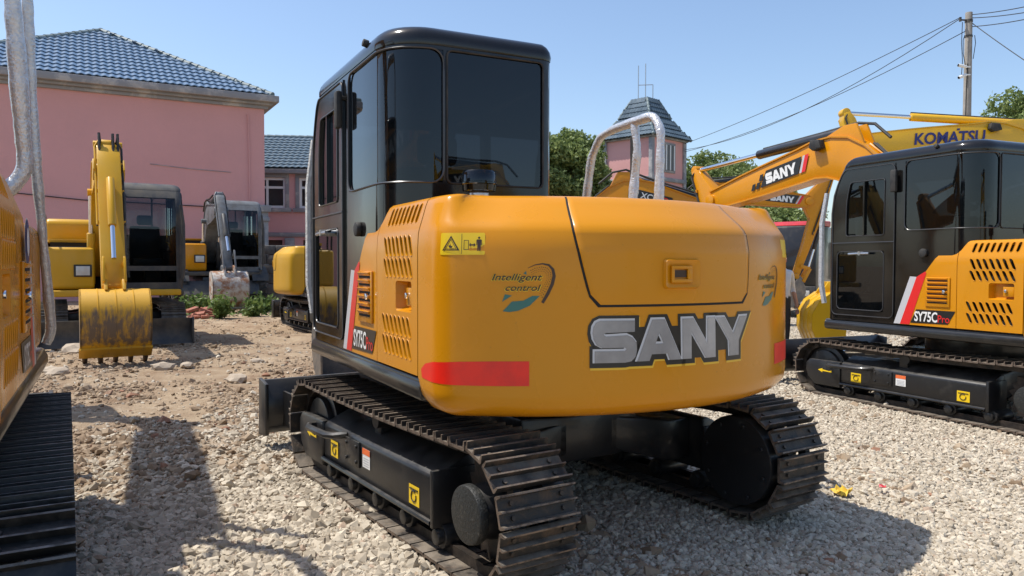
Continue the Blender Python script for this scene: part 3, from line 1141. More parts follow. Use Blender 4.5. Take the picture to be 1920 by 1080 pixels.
        fan = [[(sx + .051 + .013 * math.cos(t + q), 1.517 + .013 * math.sin(t + q)) for t, q in ((0, 0), (.5, .1), (PI, 0), (PI + .5, .1))]]
        sheet('sticker_print', fill([[(sx + .045, 1.510), (sx + .056, 1.508), (sx + .060, 1.518), (sx + .052, 1.516), (sx + .050, 1.527), (sx + .046, 1.518), (sx + .040, 1.520)]]), H(.003), M['brown_print'], cw)
        sheet('sticker_print', fill([[(sx + .0975, 1.482), (sx + .0995, 1.482), (sx + .0995, 1.570), (sx + .0975, 1.570)]]), H(.003), M['brown_print'], cw)
        sheet('sticker_print', fill([[(sx + .108, 1.500), (sx + .130, 1.500), (sx + .130, 1.542), (sx + .108, 1.542)], [(sx + .1105, 1.5025), (sx + .1275, 1.5025), (sx + .1275, 1.5395), (sx + .1105, 1.5395)]]), H(.003), M['brown_print'], cw)
        sheet('sticker_print', fill([[(sx + .131, 1.521), (sx + .139, 1.530), (sx + .139, 1.524), (sx + .152, 1.524), (sx + .152, 1.530), (sx + .160, 1.521), (sx + .152, 1.512), (sx + .152, 1.518), (sx + .139, 1.518), (sx + .139, 1.512)]]), H(.003), M['brown_print'], cw)
        man = [(.163, 1.528), (.163, 1.542), (.167, 1.545), (.182, 1.545), (.186, 1.542), (.186, 1.520), (.183, 1.520), (.182, 1.538), (.181, 1.495), (.176, 1.495), (.1745, 1.517), (.173, 1.495), (.168, 1.495), (.167, 1.538), (.166, 1.520), (.163, 1.520)]
        sheet('sticker_print', fill([[(sx + a, c) for a, c in man]]), H(.003), M['brown_print'], cw)
        sheet('sticker_print', fill([[(sx + .1745 + .005 * math.cos(t), 1.552 + .005 * math.sin(t)) for t in [i * PI / 5 for i in range(10)]]]), H(.003), M['brown_print'], cw)
        sheet('warning_sticker', fill([rrect(TOT - sx - .20, TOT - sx, 1.478, 1.574, .006, 2)]), H(.0015), M['sticker'], cw, cutx=.02)
        sheet('sticker_print', fill([[(TOT - a, c) for a, c in tri], [(TOT - a, c) for a, c in tri2]]), H(.003), M['brown_print'], cw, cutx=.02)
        # reflectors
        sheet('red_reflector', fill([[(1.418, .955), (1.47, .985), (1.56, 1.003), (1.70, 1.014), (1.85, 1.018), (2.004, 1.019), (2.004, .912), (1.85, .911), (1.70, .911), (1.56, .912), (1.47, .914), (1.43, .918)]]), H(.0015), M['red'], cw, cutx=.02)
        sheet('red_reflector', fill([[(3.50, 1.030), (4.05, 1.026), (4.05, .925), (3.50, .922)]]), H(.0015), M['red'], cw, cutx=.02)
        # big brand lettering
        G = lambda o: (lambda u, v: hull(2.72 + u, 1.1 + v, o))
        sheet('brand_rim', brand(.023, .004, -.009, True), G(.0012), M['letter_shadow'], cw, cutx=.02)
        sheet('brand_outline', brand(.022, 0, 0, True), G(.0024), M['black_decal'], cw, cutx=.02)
        back = [[(-.437, .085), (-.24, .09), (-.25, .02), (-.24, -.085), (-.43, -.09), (-.435, -.02)], [(-.16, .09), (-.095, .09), (-.01, -.085), (-.23, -.085)], [(.0, .09), (.2, .09), (.2, -.088), (.0, -.088)], [(.21, .09), (.44, .09), (.37, -.02), (.37, -.09), (.305, -.09), (.30, -.02)]]
        sheet('brand_outline', join2(*[fill([q]) for q in back]), G(.0031), M['black_decal'], cw, cutx=.02)
        sheet('brand_outline', fill([[(-.42, .062), (.41, .062), (.36, -.062), (-.42, -.062)]]), G(.0018), M['black_decal'], cw, cutx=.02)
        sheet('brand_edge', brand(.0045, -.0045, .0045), G(.0042), M['letter_edge'], cw, cutx=.02)
        sheet('brand_lettering', brand(0), G(.0056), M['letter_grey'], cw, cutx=.02)
        # "Intelligent control"
        for base in (1.842, 3.285):
            k = .272 if base < 2 else .262
            I = lambda o, base=base, k=k: (lambda u, v: hull(base + u * k, 1.235 + v * k, o))
            t1, t2 = text('Intelligent', .105, .012, .32, 1), text('control', .10, .012, .32, 1)
            t1 = move(t1, .0, .49, .80 / width(t1), 1)
            t2 = move(t2, .215, .325, .565 / width(t2), 1)
            sheet('slogan_lettering', join2(t1, t2), I(.0042), M['brown_print'], cw, cutx=.05)
            b1, b2 = text('Intelligent', .105, .04, .32, 1), text('control', .10, .04, .32, 1)
            b1 = move(b1, -.012, .485, .825 / width(b1), 1)
            b2 = move(b2, .203, .32, .59 / width(b2), 1)
            sheet('slogan_outline', join2(b1, b2), I(.0030), M['sticker'], cw, cutx=.05)
            sheet('slogan_leaf', fill([[(.175, .0), (.32, .155), (.50, .17), (.64, .245), (.76, .245), (.60, .09), (.42, .01), (.28, -.012)]]), I(.0018), M['teal'], cw, cutx=.1)
            sheet('slogan_leaf', fill([[(.165, .15), (.21, .27), (.32, .25)]]), I(.0018), M['teal'], cw)
            sheet('slogan_leaf', fill([[(.50, .60), (.545, .64), (.55, .58)]]), I(.0018), M['teal'], cw)
            # swoosh: a tapering crescent with rows of dots inside it
            out_, inn = [], []
            path = [(.57, .685), (.68, .735), (.80, .755), (.90, .735), (.965, .665), (.985, .56), (.955, .43), (.885, .28), (.80, .135)]
            wd = [.006, .012, .020, .034, .046, .052, .052, .05, .045]
            for i, (px, py) in enumerate(path):
                a_ = path[max(0, i - 1)]
                c_ = path[min(len(path) - 1, i + 1)]
                dx, dy = c_[0] - a_[0], c_[1] - a_[1]
                L_ = math.hypot(dx, dy)
                out_.append((px - dy / L_ * -wd[i] / 2 * -1, py + dx / L_ * wd[i] / 2))
                inn.append((px + dy / L_ * wd[i] / 2, py - dx / L_ * wd[i] / 2))
            sheet('slogan_swoosh', fill([out_ + inn[::-1]]), I(.0018), M['brown_print'], cw, cutx=.1)
            dots = []
            for q in range(3):
                for i in range(22):
                    t = i / 21 * (len(path) - 1.6) + .3
                    j = int(t)
                    px = path[j][0] + (path[j + 1][0] - path[j][0]) * (t - j)
                    py = path[j][1] + (path[j + 1][1] - path[j][1]) * (t - j)
                    vx, vy = .68 - px, .42 - py
                    L_ = math.hypot(vx, vy)
                    px += vx / L_ * (.055 + q * .034)
                    py += vy / L_ * (.055 + q * .034)
                    rr_ = .009 - q * .0015
                    dots.append([(px + rr_ * math.cos(a), py + rr_ * math.sin(a)) for a in (0, PI / 2, PI, 1.5 * PI)])
            sheet('slogan_dots', fill(dots), I(.0018), M['brown_print'], cw)


# ---------------------------------------------------------------- boom, arm, bucket
def strip_poly(pts, ws):
    up, dn = [], []
    for i, p in enumerate(pts):
        a, c = pts[max(0, i - 1)], pts[min(len(pts) - 1, i + 1)]
        dx, dz = c[0] - a[0], c[1] - a[1]
        L = math.hypot(dx, dz)
        up.append((p[0] - dz / L * ws[i] / 2, p[1] + dx / L * ws[i] / 2))
        dn.append((p[0] + dz / L * ws[i] / 2, p[1] - dx / L * ws[i] / 2))
    return up, dn


def bucket(root, st, rz, A, th, yb, w=.80):
    c, s = math.cos(th), math.sin(th)
    T = lambda x, z: (A[0] + c * x - s * z, A[1] + s * x + c * z)
    prof = [(-.02, -.10), (.10, -.06), (.24, -.10), (.37, -.22), (.44, -.40), (.42, -.60), (.32, -.78), (.16, -.90), (-.02, -.95)]
    b = MB()
    n = len(prof)
    inn = [(x * .93 - .008, z * .97 - .012) for x, z in prof]
    P = lambda x, z, y: (T(x, z)[0], y, T(x, z)[1])
    b.grid([[P(x, z, yb - w / 2), P(x, z, yb + w / 2)] for x, z in prof])
    b.grid([[P(x, z, yb - w / 2 + .02), P(x, z, yb + w / 2 - .02)] for x, z in inn])
    for sy in (-1, 1):
        ye = yb + sy * w / 2
        b.prism([T(x, z) for x, z in prof], ye, ye - sy * .022)
    for i in range(1, 4):
        y = yb - w / 2 + w * i / 4
        b.tube([P(x, z, y) for x, z in prof[1:]], .008, 5)
    b.prism([T(x, z) for x, z in ((.18, -.885), (.19, -.915), (-.05, -.985), (-.06, -.955))], yb - w / 2 - .012, yb + w / 2 + .012)
    bk = b.build('bucket', st['bucket'], root, rz=rz, smooth=40)
    for sy in (-.11, .11):
        MB().prism([T(x, z) for x, z in ((-.06, .06), (.06, .07), (.22, .05), (.30, -.12), (.12, -.12), (-.04, -.12))], yb + sy - .02, yb + sy + .02).build('bucket_ear', st['bucket'], bk, .006)
    for k in range(5):
        y = yb - w / 2 + .06 + (w - .12) * k / 4
        o = MB()
        vs = []
        for x, z, hw, hz in ((.04, -.90, .038, .035), (-.14, -1.0, .030, .026), (-.26, -1.05, .020, .008)):
            vs += [(x - .02, z + hz, -hw), (x - .02, z + hz, hw), (x, z - hz, hw), (x, z - hz, -hw)]
        o.add([(T(x, z)[0], y + q, T(x, z)[1]) for x, z, q in vs], [(0, 1, 5, 4), (1, 2, 6, 5), (2, 3, 7, 6), (3, 0, 4, 7), (4, 5, 9, 8), (5, 6, 10, 9), (6, 7, 11, 10), (7, 4, 8, 11), (8, 9, 10, 11), (3, 2, 1, 0)])
        o.build('bucket_tooth', M['tooth'], bk, .004)
    return T


def front_end(root, st, rz):
    ps = st['pose']
    yb = -.15
    F0, E, T_ = Vector((.45, 1.22)), Vector(ps['E']), Vector(ps['T'])
    N = 16
    a_, c_ = F0.lerp(E, .68), E.lerp(T_, .30)
    pts = [F0.lerp(a_, i / 5) for i in range(5)]
    pts += [a_ * (1 - t) ** 2 + (E + Vector((0, .10))) * 2 * t * (1 - t) + c_ * t * t for t in [i / 6 for i in range(7)]]
    pts += [c_.lerp(T_, i / 5) for i in range(1, 6)]
    pts = [(p.x, p.y) for p in pts]
    ws = [lerp_table(i / N, [0, .12, .5, .85, 1], [.22, .34, .56, .42, .30]) for i in range(N + 1)]
    up, dn = strip_poly(pts, ws)
    hw = st.get('hw', .125)
    b = MB()
    # box section: four plates, the lower and upper flanges a little wider
    b.prism(up + dn[::-1], yb - hw, yb + hw)
    bo = b.build('boom', st['paint'], root, .012, rz=rz)
    fl = MB()
    for line, sgn in ((up, 1), (dn, -1)):
        rows = []
        for i, p in enumerate(line):
            a, c = line[max(0, i - 1)], line[min(len(line) - 1, i + 1)]
            dx, dz = c[0] - a[0], c[1] - a[1]
            L = math.hypot(dx, dz)
            ox, oz = -dz / L * sgn, dx / L * sgn
            rows.append([(p[0] - ox * .014, yb - hw - .018, p[1] - oz * .014), (p[0] + ox * .006, yb - hw - .018, p[1] + oz * .006), (p[0] + ox * .006, yb + hw + .018, p[1] + oz * .006), (p[0] - ox * .014, yb + hw + .018, p[1] - oz * .014)])
        fl.grid(rows, closed=True)
    fl.build('boom_flange', st['paint'], bo)
    for q, r_, h_ in ((pts[0], .11, .18), (pts[-1], .10, .16)):
        MB().cyl((q[0], yb - h_, q[1]), (q[0], yb + h_, q[1]), r_, n=20).build('pivot', st['paint'], bo, .008)
    # hoses along the top flange
    for sy in (-.07, -.02, .04):
        MB().tube([(up[i][0] - (0), yb + sy, up[i][1] + .025 + .01 * math.sin(i * 1.3 + sy * 30)) for i in range(3, 8)], .014, 6).build('hose', M['rubber'] if sy < 0 else st['paint'], bo)
    # foot bracket and slew post
    MB().prism([(.15, .85), (.30, 1.30), (.55, 1.34), (.85, 1.05), (1.0, .85)], yb - .24, yb - .19).prism([(.15, .85), (.30, 1.30), (.55, 1.34), (.85, 1.05), (1.0, .85)], yb + .19, yb + .24).build('boom_bracket', st['paint'], root, .01, rz=rz)
    # boom cylinders
    mid = pts[7]
    for sy in (-1, 1):
        a, c = Vector((.88, yb + sy * .19, 1.0)), Vector((mid[0], yb + sy * .19, mid[1] - .03))
        m_ = a.lerp(c, .56)
        MB().cyl(a, m_, .062, n=18).build('boom_cylinder', st['barrel'], root, .006, rz=rz)
        MB().cyl(m_, c, .034, n=14).build('boom_rod', M['chrome'], root, rz=rz)
        MB().cyl((mid[0], yb + sy * .12, mid[1] - .03), (mid[0], yb + sy * .24, mid[1] - .03), .06, n=14).build('cylinder_eye', st['paint'], bo)
    # arm
    Lg, A = Vector(ps['L']), Vector(ps['A'])
    d = (A - Lg).normalized()
    nrm = Vector((-d.y, d.x))
    side = 1 if (T_ - Lg).dot(nrm) > 0 else -1
    nrm *= side
    Ln = (A - Lg).length
    tt = (T_ - Lg).dot(d) / Ln
    prof_t = [0, .06, max(.12, tt * .8), tt + .05, tt + .14, .75, 1.0]
    outw = [.05, .10, .12, .13, .13, .10, .07]
    inw = [.06, .12, max(.14, (T_ - Lg).dot(nrm) + .09), (T_ - Lg).dot(nrm) + .10, .15, .09, .07]
    po = [Lg + d * (Ln * t) - nrm * w for t, w in zip(prof_t, outw)]
    pi_ = [Lg + d * (Ln * t) + nrm * w for t, w in zip(prof_t, inw)]
    ar = MB().prism([(p.x, p.y) for p in po + pi_[::-1]], yb - st.get('aw', .10), yb + st.get('aw', .10)).build('arm', st['paint'], root, .014, rz=rz)
    aw = st.get('aw', .10)
    for q, off in ((-1, .02), (-1, .06), (1, .03)):
        hp = [Lg + d * (Ln * t) - nrm * (.09 - off) for t in (.04, .2, .4, .6)]
        MB().tube([(hp[0].x - .06, yb + q * (aw - .03), hp[0].y + .10)] + [(p.x, yb + q * (aw + .022), p.y) for p in hp], .016, 6).build('hose', M['rubber'] if off > .025 else st['paint'], ar)
    for t in (.16, .36, .58):
        q = Lg + d * (Ln * t) - nrm * .05
        MB().bar((q.x, yb - aw - .03, q.y), (q.x, yb + aw + .03, q.y), .05, .05).build('hose_clamp', st['paint'], ar)
    MB().cyl((A.x, yb - .15, A.y), (A.x, yb + .15, A.y), .07, n=18).build('arm_pin', st['paint'], ar, .006)
    MB().cyl((Lg.x, yb - .09, Lg.y), (Lg.x, yb + .09, Lg.y), .075, n=18).build('arm_lug', st['paint'], ar, .006)
    # arm cylinder over the boom
    e = up[8]
    e = (e[0], e[1] + .10)
    a, c = Vector((e[0], yb, e[1])), Vector((Lg.x, yb, Lg.y))
    m_ = a.lerp(c, ps.get('k', .6))
    MB().cyl(a, m_, .068, n=20).build('arm_cylinder', st['barrel'], root, .008, rz=rz)
    MB().cyl(m_, c, .036, n=16).build('arm_rod', M['chrome'], root, rz=rz)
    MB().prism([(up[7][0], up[7][1] - .05), (e[0] - .10, e[1] + .06), (e[0] + .10, e[1] + .06), (up[10][0], up[10][1] - .05)], yb - .11, yb - .07).prism([(up[7][0], up[7][1] - .05), (e[0] - .10, e[1] + .06), (e[0] + .10, e[1] + .06), (up[10][0], up[10][1] - .05)], yb + .07, yb + .11).build('cylinder_bracket', st['paint'], bo, .008)
    MB().tube([(e[0] - .45, yb - .1, e[1] - .16), (e[0] - .2, yb - .11, e[1] + .05), (e[0] + .05, yb - .10, e[1] + .10)] + [tuple(a.lerp(m_, q) + Vector((0, -.06, .085))) for q in (.35, .7, .98)], .02, 7).build('hose', M['rubber'], bo)
    if st.get('hw'):
        for q in (-.09, .05, .10):
            MB().tube([(up[12][0], yb + q, up[12][1] + .02), (up[14][0], yb + q, up[14][1] + .16), (up[16][0] - .08, yb + q * 1.2, up[16][1] + .30), (Lg.x + .08, yb + q * 1.3, Lg.y + .16), (Lg.x + .16, yb + q * 1.3, Lg.y - .12)], .02, 7).build('hose', M['rubber'], ar)
        for q in (-1, 1):
            MB().prism([(T_.x - .22, T_.y + .10), (T_.x + .02, T_.y + .16), (T_.x + .14, T_.y), (T_.x + .02, T_.y - .16), (T_.x - .22, T_.y - .10)], yb + q * (aw + .03), yb + q * (aw + .055)).build('pivot_plate', st['paint'], ar, .008)
        MB().cyl((Lg.x, yb - aw - .04, Lg.y), (Lg.x, yb + aw + .04, Lg.y), .05, n=16).build('arm_lug', st['paint'], ar, .006)
    # bucket, its cylinder and linkage
    th = ps.get('th', 0.0)
    T2 = bucket(root, st, rz, (A.x, A.y), th, yb, st.get('bw', .80))
    ear = T2(.22, .0)
    b0 = Lg + d * (Ln * (tt + .12)) - nrm * .20
    k1 = A - d * .30 - nrm * .26
    a, c = Vector((b0.x, yb, b0.y)), Vector((k1.x, yb, k1.y))
    m_ = a.lerp(c, .6)
    MB().cyl(a, m_, .055, n=16).build('bucket_cylinder', st['barrel'], root, .006, rz=rz)
    MB().cyl(m_, c, .03, n=14).build('bucket_rod', M['chrome'], root, rz=rz)
    for sy in (-.13, .13):
        w = MB().bar((k1.x, yb + sy, k1.y), (ear[0], yb + sy, ear[1]), .03, .09)
        q = A - d * .28
        w.bar((k1.x, yb + sy, k1.y), (q.x, yb + sy, q.y), .028, .08)
        w.build('bucket_link', st['paint'], root, .006, rz=rz)
    # work lamp on the boom's flank
    lp = pts[9]
    MB().prism([(-.10, -.05), (-.06, .06), (.09, .07), (.11, -.03), (.04, -.08)], 0, .10, lambda u, v, w_: (lp[0] + .15 + u, yb + hw + w_, lp[1] + .18 + v)).build('work_lamp', M['rubber'], bo, .01)
    # brand plate on the boom's flank
    bp = st.get('boom_plate')
    if bp:
        i0 = ps.get('bi', 11)
        for sy in (1, -1):
            pc = Vector(pts[i0])
            dv = (Vector(pts[i0 + 1]) - Vector(pts[i0 - 1])).normalized()
            nv = Vector((-dv.y, dv.x))
            if nv.y < 0:
                nv = -nv
            # along the reading direction seen from that flank
            rd = -dv if (dv.x > 0) == (sy > 0) else dv

            def place(o, sy=sy, rd=rd, nv=nv, pc=pc):
                return lambda u, v: ((pc + rd * u + nv * v).x, yb + sy * (hw + .012 + o), (pc + rd * u + nv * v).y)
            if bp == 'sany':
                sheet('boom_plate', fill([[(-.40, -.10), (.36, -.10), (.46, .12), (-.25, .12)]]), place(.001), M['black_decal'], bo)
                sheet('boom_plate', fill([[(.38, -.10), (.42, -.10), (.52, .12), (.48, .12)]]), place(.001), M['silver_stripe'], bo)
                sheet('boom_plate', fill([[(.42, -.10), (.49, -.10), (.59, .12), (.52, .12)]]), place(.001), M['red_stripe'], bo)
                for q, (x, z) in enumerate(((-.50, -.10), (-.42, .0), (-.60, -.10))):
                    sheet('boom_plate', fill([[(x, z), (x + .07, z), (x + .115, z + .09), (x + .045, z + .09)]]), place(.001), M['black_decal'], bo)
                sheet('brand_lettering', move(brand(.003), .03, .0, .68, .80), place(.004), M['white'], bo)
            elif bp == 'xcmg':
                sc2 = lambda f_: (lambda u, v: f_(u * .66, v * .66 - .03))
                sheet('boom_plate', fill([rrect(-.62, .62, -.13, .13, .03, 3)]), sc2(place(.001)), M['black_decal'], bo)
                sheet('boom_plate', fill([rrect(-.57, -.35, -.095, .095, .03, 3), [(-.46, -.07), (-.40, .06), (-.43, .06), (-.46, -.01), (-.49, .06), (-.52, .06)]]), sc2(place(.003)), M['white'], bo)
                t = text('XCM', .16, .02, 0, 1)
                sheet('brand_lettering', move(t, -.28, -.08, .52 / width(t), 1), sc2(place(.003)), M['white'], bo)
                t = text('G', .16, .02, 0, 1)
                sheet('brand_lettering', move(t, .30, -.08, .2 / width(t), 1), sc2(place(.003)), M['red_stripe'], bo)
            elif bp == 'komatsu':
                t = text('KOMATSU', .19, .028, .12, 1)
                sheet('brand_lettering', move(t, -.62, -.07, 1.24 / width(t), 1), place(.002), M['blue_print'], bo)
                sheet('brand_lettering', fill([[(.12, .135), (.17, .135), (.18, .17), (.13, .17)]]), place(.002), M['blue_print'], bo)


def excavator(label, group, C, yl, yu, st, name='excavator', scale=1.0, dz=None):
    z = ground_z(*C) if dz is None else dz
    root = empty(name, (C[0], C[1], z), PI / 2 - yl, label, 'excavator', group, scale)
    rz = yl - yu
    if st.get('wheels'):
        wheels(root, st)
    else:
        tracks(root, st)
        if st.get('lower'):
            for o in root.children:
                o.location.x, o.scale.x = st['lower'][0], st['lower'][1]
    # deck with its rounded black skirt
    dk = MB().prism([(1.43, .95), (1.38, 1.03), (-.90, 1.03), (-.90, -1.03), (1.36, -1.03), (1.43, -.95)], .80, .905, lambda u, v, w: (u, v, w))
    dk.build('deck', M['black_sill'] if not st.get('deck') else st['deck'], root, .02, 3, rz=rz)
    prof = [(.0, .79), (.028, .80), (.038, .825), (.036, .86), (.02, .895), (.006, .906), (-.06, .906), (-.06, .79)]
    for sy in (1, -1):
        MB().prism([(sy * (HW - .03 + a), c) for a, c in prof], -.875, 1.40, lambda u, v, w: (w, u, v)).build('side_skirt', M['black_sill'], root, .004, rz=rz)
    counterweight(root, st, rz)
    flank(root, st, rz, 1)
    flank(root, st, rz, -1)
    cab(root, st, rz)
    front_end(root, dict(st, paint=st.get('boom_paint', st['paint'])), rz)
    if st.get('hoop', True):
        wr = st.get('wrap', M['wrap'])
        random.seed(len(label))

        def wrapped(pts, r, name='handrail'):
            P = []
            for i in range(len(pts) - 1):
                a, c = Vector(pts[i]), Vector(pts[i + 1])
                m_ = max(2, int((c - a).length / .028))
                for j in range(m_):
                    P.append(a.lerp(c, j / m_))
            P.append(Vector(pts[-1]))
            # soften the corners
            for _ in range(3):
                P = [P[0]] + [(P[i - 1] + P[i] * 2 + P[i + 1]) / 4 for i in range(1, len(P) - 1)] + [P[-1]]
            rs = [r * (1 + .05 * math.sin(i * .9) + .10 * math.sin(i * .23) + random.uniform(-.05, .05)) for i in range(len(P))]
            MB().tube(P, rs, 12).build(name, wr, root, rz=rz, smooth=60)
        hh = st.get('hoop_h', 2.45)
        wrapped([(-.12, -.80, 1.75), (-.13, -.92, 1.80), (-.11, -.95, hh - .11), (-.03, -.95, hh), (.42, -.95, hh - .02), (.62, -.95, hh - .05), (.74, -.95, hh - .19), (.83, -.95 - st.get('hx', 0), 1.86), (.82, -.90, 1.74), (.80, -.72, 1.70)], st.get('hr', .031))
        if not st.get('tall_post'):
            wrapped([(.16, -.90, 1.70), (.18, -.95, 2.05), (.15, -.95, 2.24), (.19, -.95, hh - .02)], .031)
        if st.get('tall_post'):
            wrapped([(1.26, -1.04, .94), (1.25, -1.07, 1.0), (1.08, -1.02, 1.9), (1.0, -.99, 3.0)], .025)
        else:
            wrapped([(1.24, -1.0, .96), (1.25, -1.04, 1.02), (1.2, -1.04, 1.55), (1.15, -1.0, 1.62)], .03)
            MB().box(.17, .21, -.97, -.93, 2.0, 2.34).build('rail_bracket', M['rubber'], root, rz=rz)
    elif st.get('rail'):
        MB().tube([(1.22, -.98, 1.55), (1.22, -.99, 2.05), (1.18, -.99, 2.11), (.85, -.99, 2.11), (.80, -.99, 2.05), (.80, -.98, 1.58)], .018, 8).build('handrail', M['rubber'], root, rz=rz)
    return root


def wheels(root, st):
    for sx in (-.95, 1.0):
        MB().bar((sx, -.95, .48), (sx, .95, .48), .16, .18).build('axle', M['frame_black'], root, .01)
        for sy in (-1, 1):
            yc = sy * .95
            rows = []
            for w, r in ((-.16, .30), (-.17, .40), (-.13, .47), (0, .48), (.13, .47), (.17, .40), (.16, .30)):
                rows.append([(sx + r * math.cos(2 * PI * i / 36), yc + w, .48 + r * math.sin(2 * PI * i / 36)) for i in range(36)])
            ty = MB().grid(rows, closed=True)
            for i in range(20):
                t = 2 * PI * i / 20
                for q in (-1, 1):
                    X = Matrix.Translation((sx, yc, .48)) @ Matrix.Rotation(t + q * .08, 4, 'Y') @ Matrix.Translation((0, q * .08, .475)) @ Matrix.Rotation(q * .5, 4, 'Z')
                    ty.box(-.03, .03, -.085, .085, -.02, .025, X)
            wh = ty.build('wheel', M['rubber'], root, smooth=30)
            MB().cyl((sx, yc - .13, .48), (sx, yc + .13, .48), .29, n=28).build('rim', st['paint2'], wh, .02)
            MB().cyl((sx, yc - .16, .48), (sx, yc + .16, .48), .11, n=18).build('hub', M['dark_grey'], wh, .01)
    MB().box(-1.3, 1.35, -.42, .42, .45, .78).build('chassis', M['frame_black'], root, .03)
    MB().cyl((0, 0, .7), (0, 0, .82), .45, n=32).build('slew_ring', M['frame_black'], root)
    MB().prism([(1.35, .62), (1.62, .32), (1.66, .34), (1.42, .68)], -.9, .9).build('dozer_blade', st['blade'], root, .006)
    for sy in (-1, 1):
        MB().tube([(1.55, sy * .95, .92), (1.2, sy * .95, 1.03), (.7, sy * .95, 1.03), (.4, sy * .95, .9)], .03, 6).build('mudguard_tube', M['dark_grey'], root)
        rows = [[(1.0 + .56 * math.cos(t), sy * .95 + w, .48 + .56 * math.sin(t)) for w in (-.2, .2)] for t in [R(20 + i * 15) for i in range(10)]]
        MB().grid(rows).build('mudguard', M['dark_grey'], root)


# ================================================================ ground
def dirt_side(x, y):
    return (y - 6.2) - 2.0 * (x + 2.5)


def wob(x, y):
    return (np.sin(x * 1.9 + .7 * np.sin(y * 1.3)) + np.sin(y * 2.3 + 1.1 * np.sin(x * 1.7)) + .6 * np.sin(x * 5.1 + y * 3.7) + .5 * np.sin(y * 6.3 - x * 2.9) + .35 * np.sin(x * 11 + 2 * np.sin(y * 7)) + .3 * np.sin(y * 13 - 2 * np.sin(x * 6)))


def build_ground():
    gx = np.concatenate([-np.geomspace(900, 13.2, 26), np.arange(-13, 12.01, .13), np.geomspace(12.2, 900, 26)])
    gy = np.concatenate([[-400, -100, -30, -10, -4, -1], np.arange(0, 26.01, .13), np.geomspace(26.3, 1500, 30)])
    X, Y = np.meshgrid(gx, gy)
    near = np.clip(1 - np.abs(np.hypot(X, Y - 10) - 4) / 24, 0, 1)
    d = np.clip(((Y - 6.2) - 2.0 * (X + 2.5)) / 2.0 + .5, 0, 1)
    Z = -0.25 * np.tanh(X / 16.0) + wob(X, Y) * (.003 + .012 * d) * near - .004
    n, m = X.shape[1], X.shape[0]
    V = np.stack([X, Y, Z], -1).reshape(-1, 3)
    i = (np.arange(m - 1)[:, None] * n + np.arange(n - 1)[None, :]).reshape(-1)
    F = np.stack([i, i + 1, i + n + 1, i + n], -1)
    me = bpy.data.meshes.new('ground')
    me.from_pydata(V.tolist(), [], F.tolist())
    me.polygons.foreach_set('use_smooth', [True] * len(me.polygons))
    # material: compacted tan dirt on the left and behind, grey-beige crushed stone elsewhere
    mt, nt, p = new_mat('yard_ground')
    N, L = nt.nodes.new, nt.links.new
    p.inputs['Roughness'].default_value = .92
    p.inputs['Specular IOR Level'].default_value = .2
    tc = N('ShaderNodeTexCoord')
    sep = N('ShaderNodeSeparateXYZ')
    L(tc.outputs['Object'], sep.inputs[0])

    def math_(op, a, b=None):
        q = N('ShaderNodeMath')
        q.operation = op
        for k, v in enumerate((a, b)):
            if v is None:
                continue
            if isinstance(v, (int, float)):
                q.inputs[k].default_value = v
            else:
                L(v, q.inputs[k])
        return q.outputs[0]

    def noise(scale, detail=6, rough=.6):
        q = N('ShaderNodeTexNoise')
        q.inputs['Scale'].default_value = scale
        q.inputs['Detail'].default_value = detail
        q.inputs['Roughness'].default_value = rough
        L(tc.outputs['Object'], q.inputs['Vector'])
        return q.outputs['Fac']

    def mrange(v, a, b):
        q = N('ShaderNodeMapRange')
        L(v, q.inputs['Value'])
        q.inputs['From Min'].default_value = a
        q.inputs['From Max'].default_value = b
        return q.outputs['Result']

    def mixc(f, a, b):
        q = N('ShaderNodeMix')
        q.data_type = 'RGBA'
        L(f, q.inputs['Factor'])
        for k, v in (('A', a), ('B', b)):
            if isinstance(v, tuple):
                q.inputs[k].default_value = rgb(v)
            else:
                L(v, q.inputs[k])
        return q.outputs['Result']
    side = math_('SUBTRACT', math_('SUBTRACT', sep.outputs['Y'], 6.2), math_('MULTIPLY', math_('ADD', sep.outputs['X'], 2.5), 2.0))
    side = math_('ADD', side, math_('MULTIPLY', math_('SUBTRACT', noise(.9), .5), 5.0))
    dirtf = mrange(side, -4.6, 2.0)
    vor = N('ShaderNodeTexVoronoi')
    vor.inputs['Scale'].default_value = 30
    L(tc.outputs['Object'], vor.inputs['Vector'])
    sepc = N('ShaderNodeSeparateColor')
    L(vor.outputs['Color'], sepc.inputs[0])
    gravel = mixc(sepc.outputs[0], (.33, .275, .205), (.56, .49, .385))
    gravel = mixc(mrange(noise(.55, 4), .45, .75), gravel, (.44, .365, .27))
    dirt = mixc(mrange(noise(1.3, 8, .7), .38, .64), (.42, .315, .205), (.265, .175, .108))
    dirt = mixc(mrange(noise(9, 8, .7), .52, .72), dirt, (.50, .405, .29))
    L(mixc(dirtf, gravel, dirt), p.inputs['Base Color'])
    bp = N('ShaderNodeBump')
    bp.inputs['Strength'].default_value = .9
    bp.inputs['Distance'].default_value = .03
    hg = math_('MULTIPLY', vor.outputs['Distance'], -1.0)
    hd = math_('ADD', math_('MULTIPLY', noise(16, 9, .72), 1.6), math_('MULTIPLY', noise(55, 6), .5))
    mh = N('ShaderNodeMix')
    L(dirtf, mh.inputs['Factor'])
    L(hg, mh.inputs['A'])
    L(hd, mh.inputs['B'])
    L(mh.outputs['Result'], bp.inputs['Height'])
    L(bp.outputs['Normal'], p.inputs['Normal'])
    me.materials.append(mt)
    return structure(link('ground', me))


build_ground()

# stone shapes, used for the loose gravel and the single rocks
ICO_V, ICO_F = None, None


def ico(sub):
    bm = bmesh.new()
    bmesh.ops.create_icosphere(bm, subdivisions=sub, radius=1)
    v = np.array([q.co[:] for q in bm.verts])
    f = np.array([[q.index for q in fc.verts] for fc in bm.faces])
    bm.free()
    return v, f


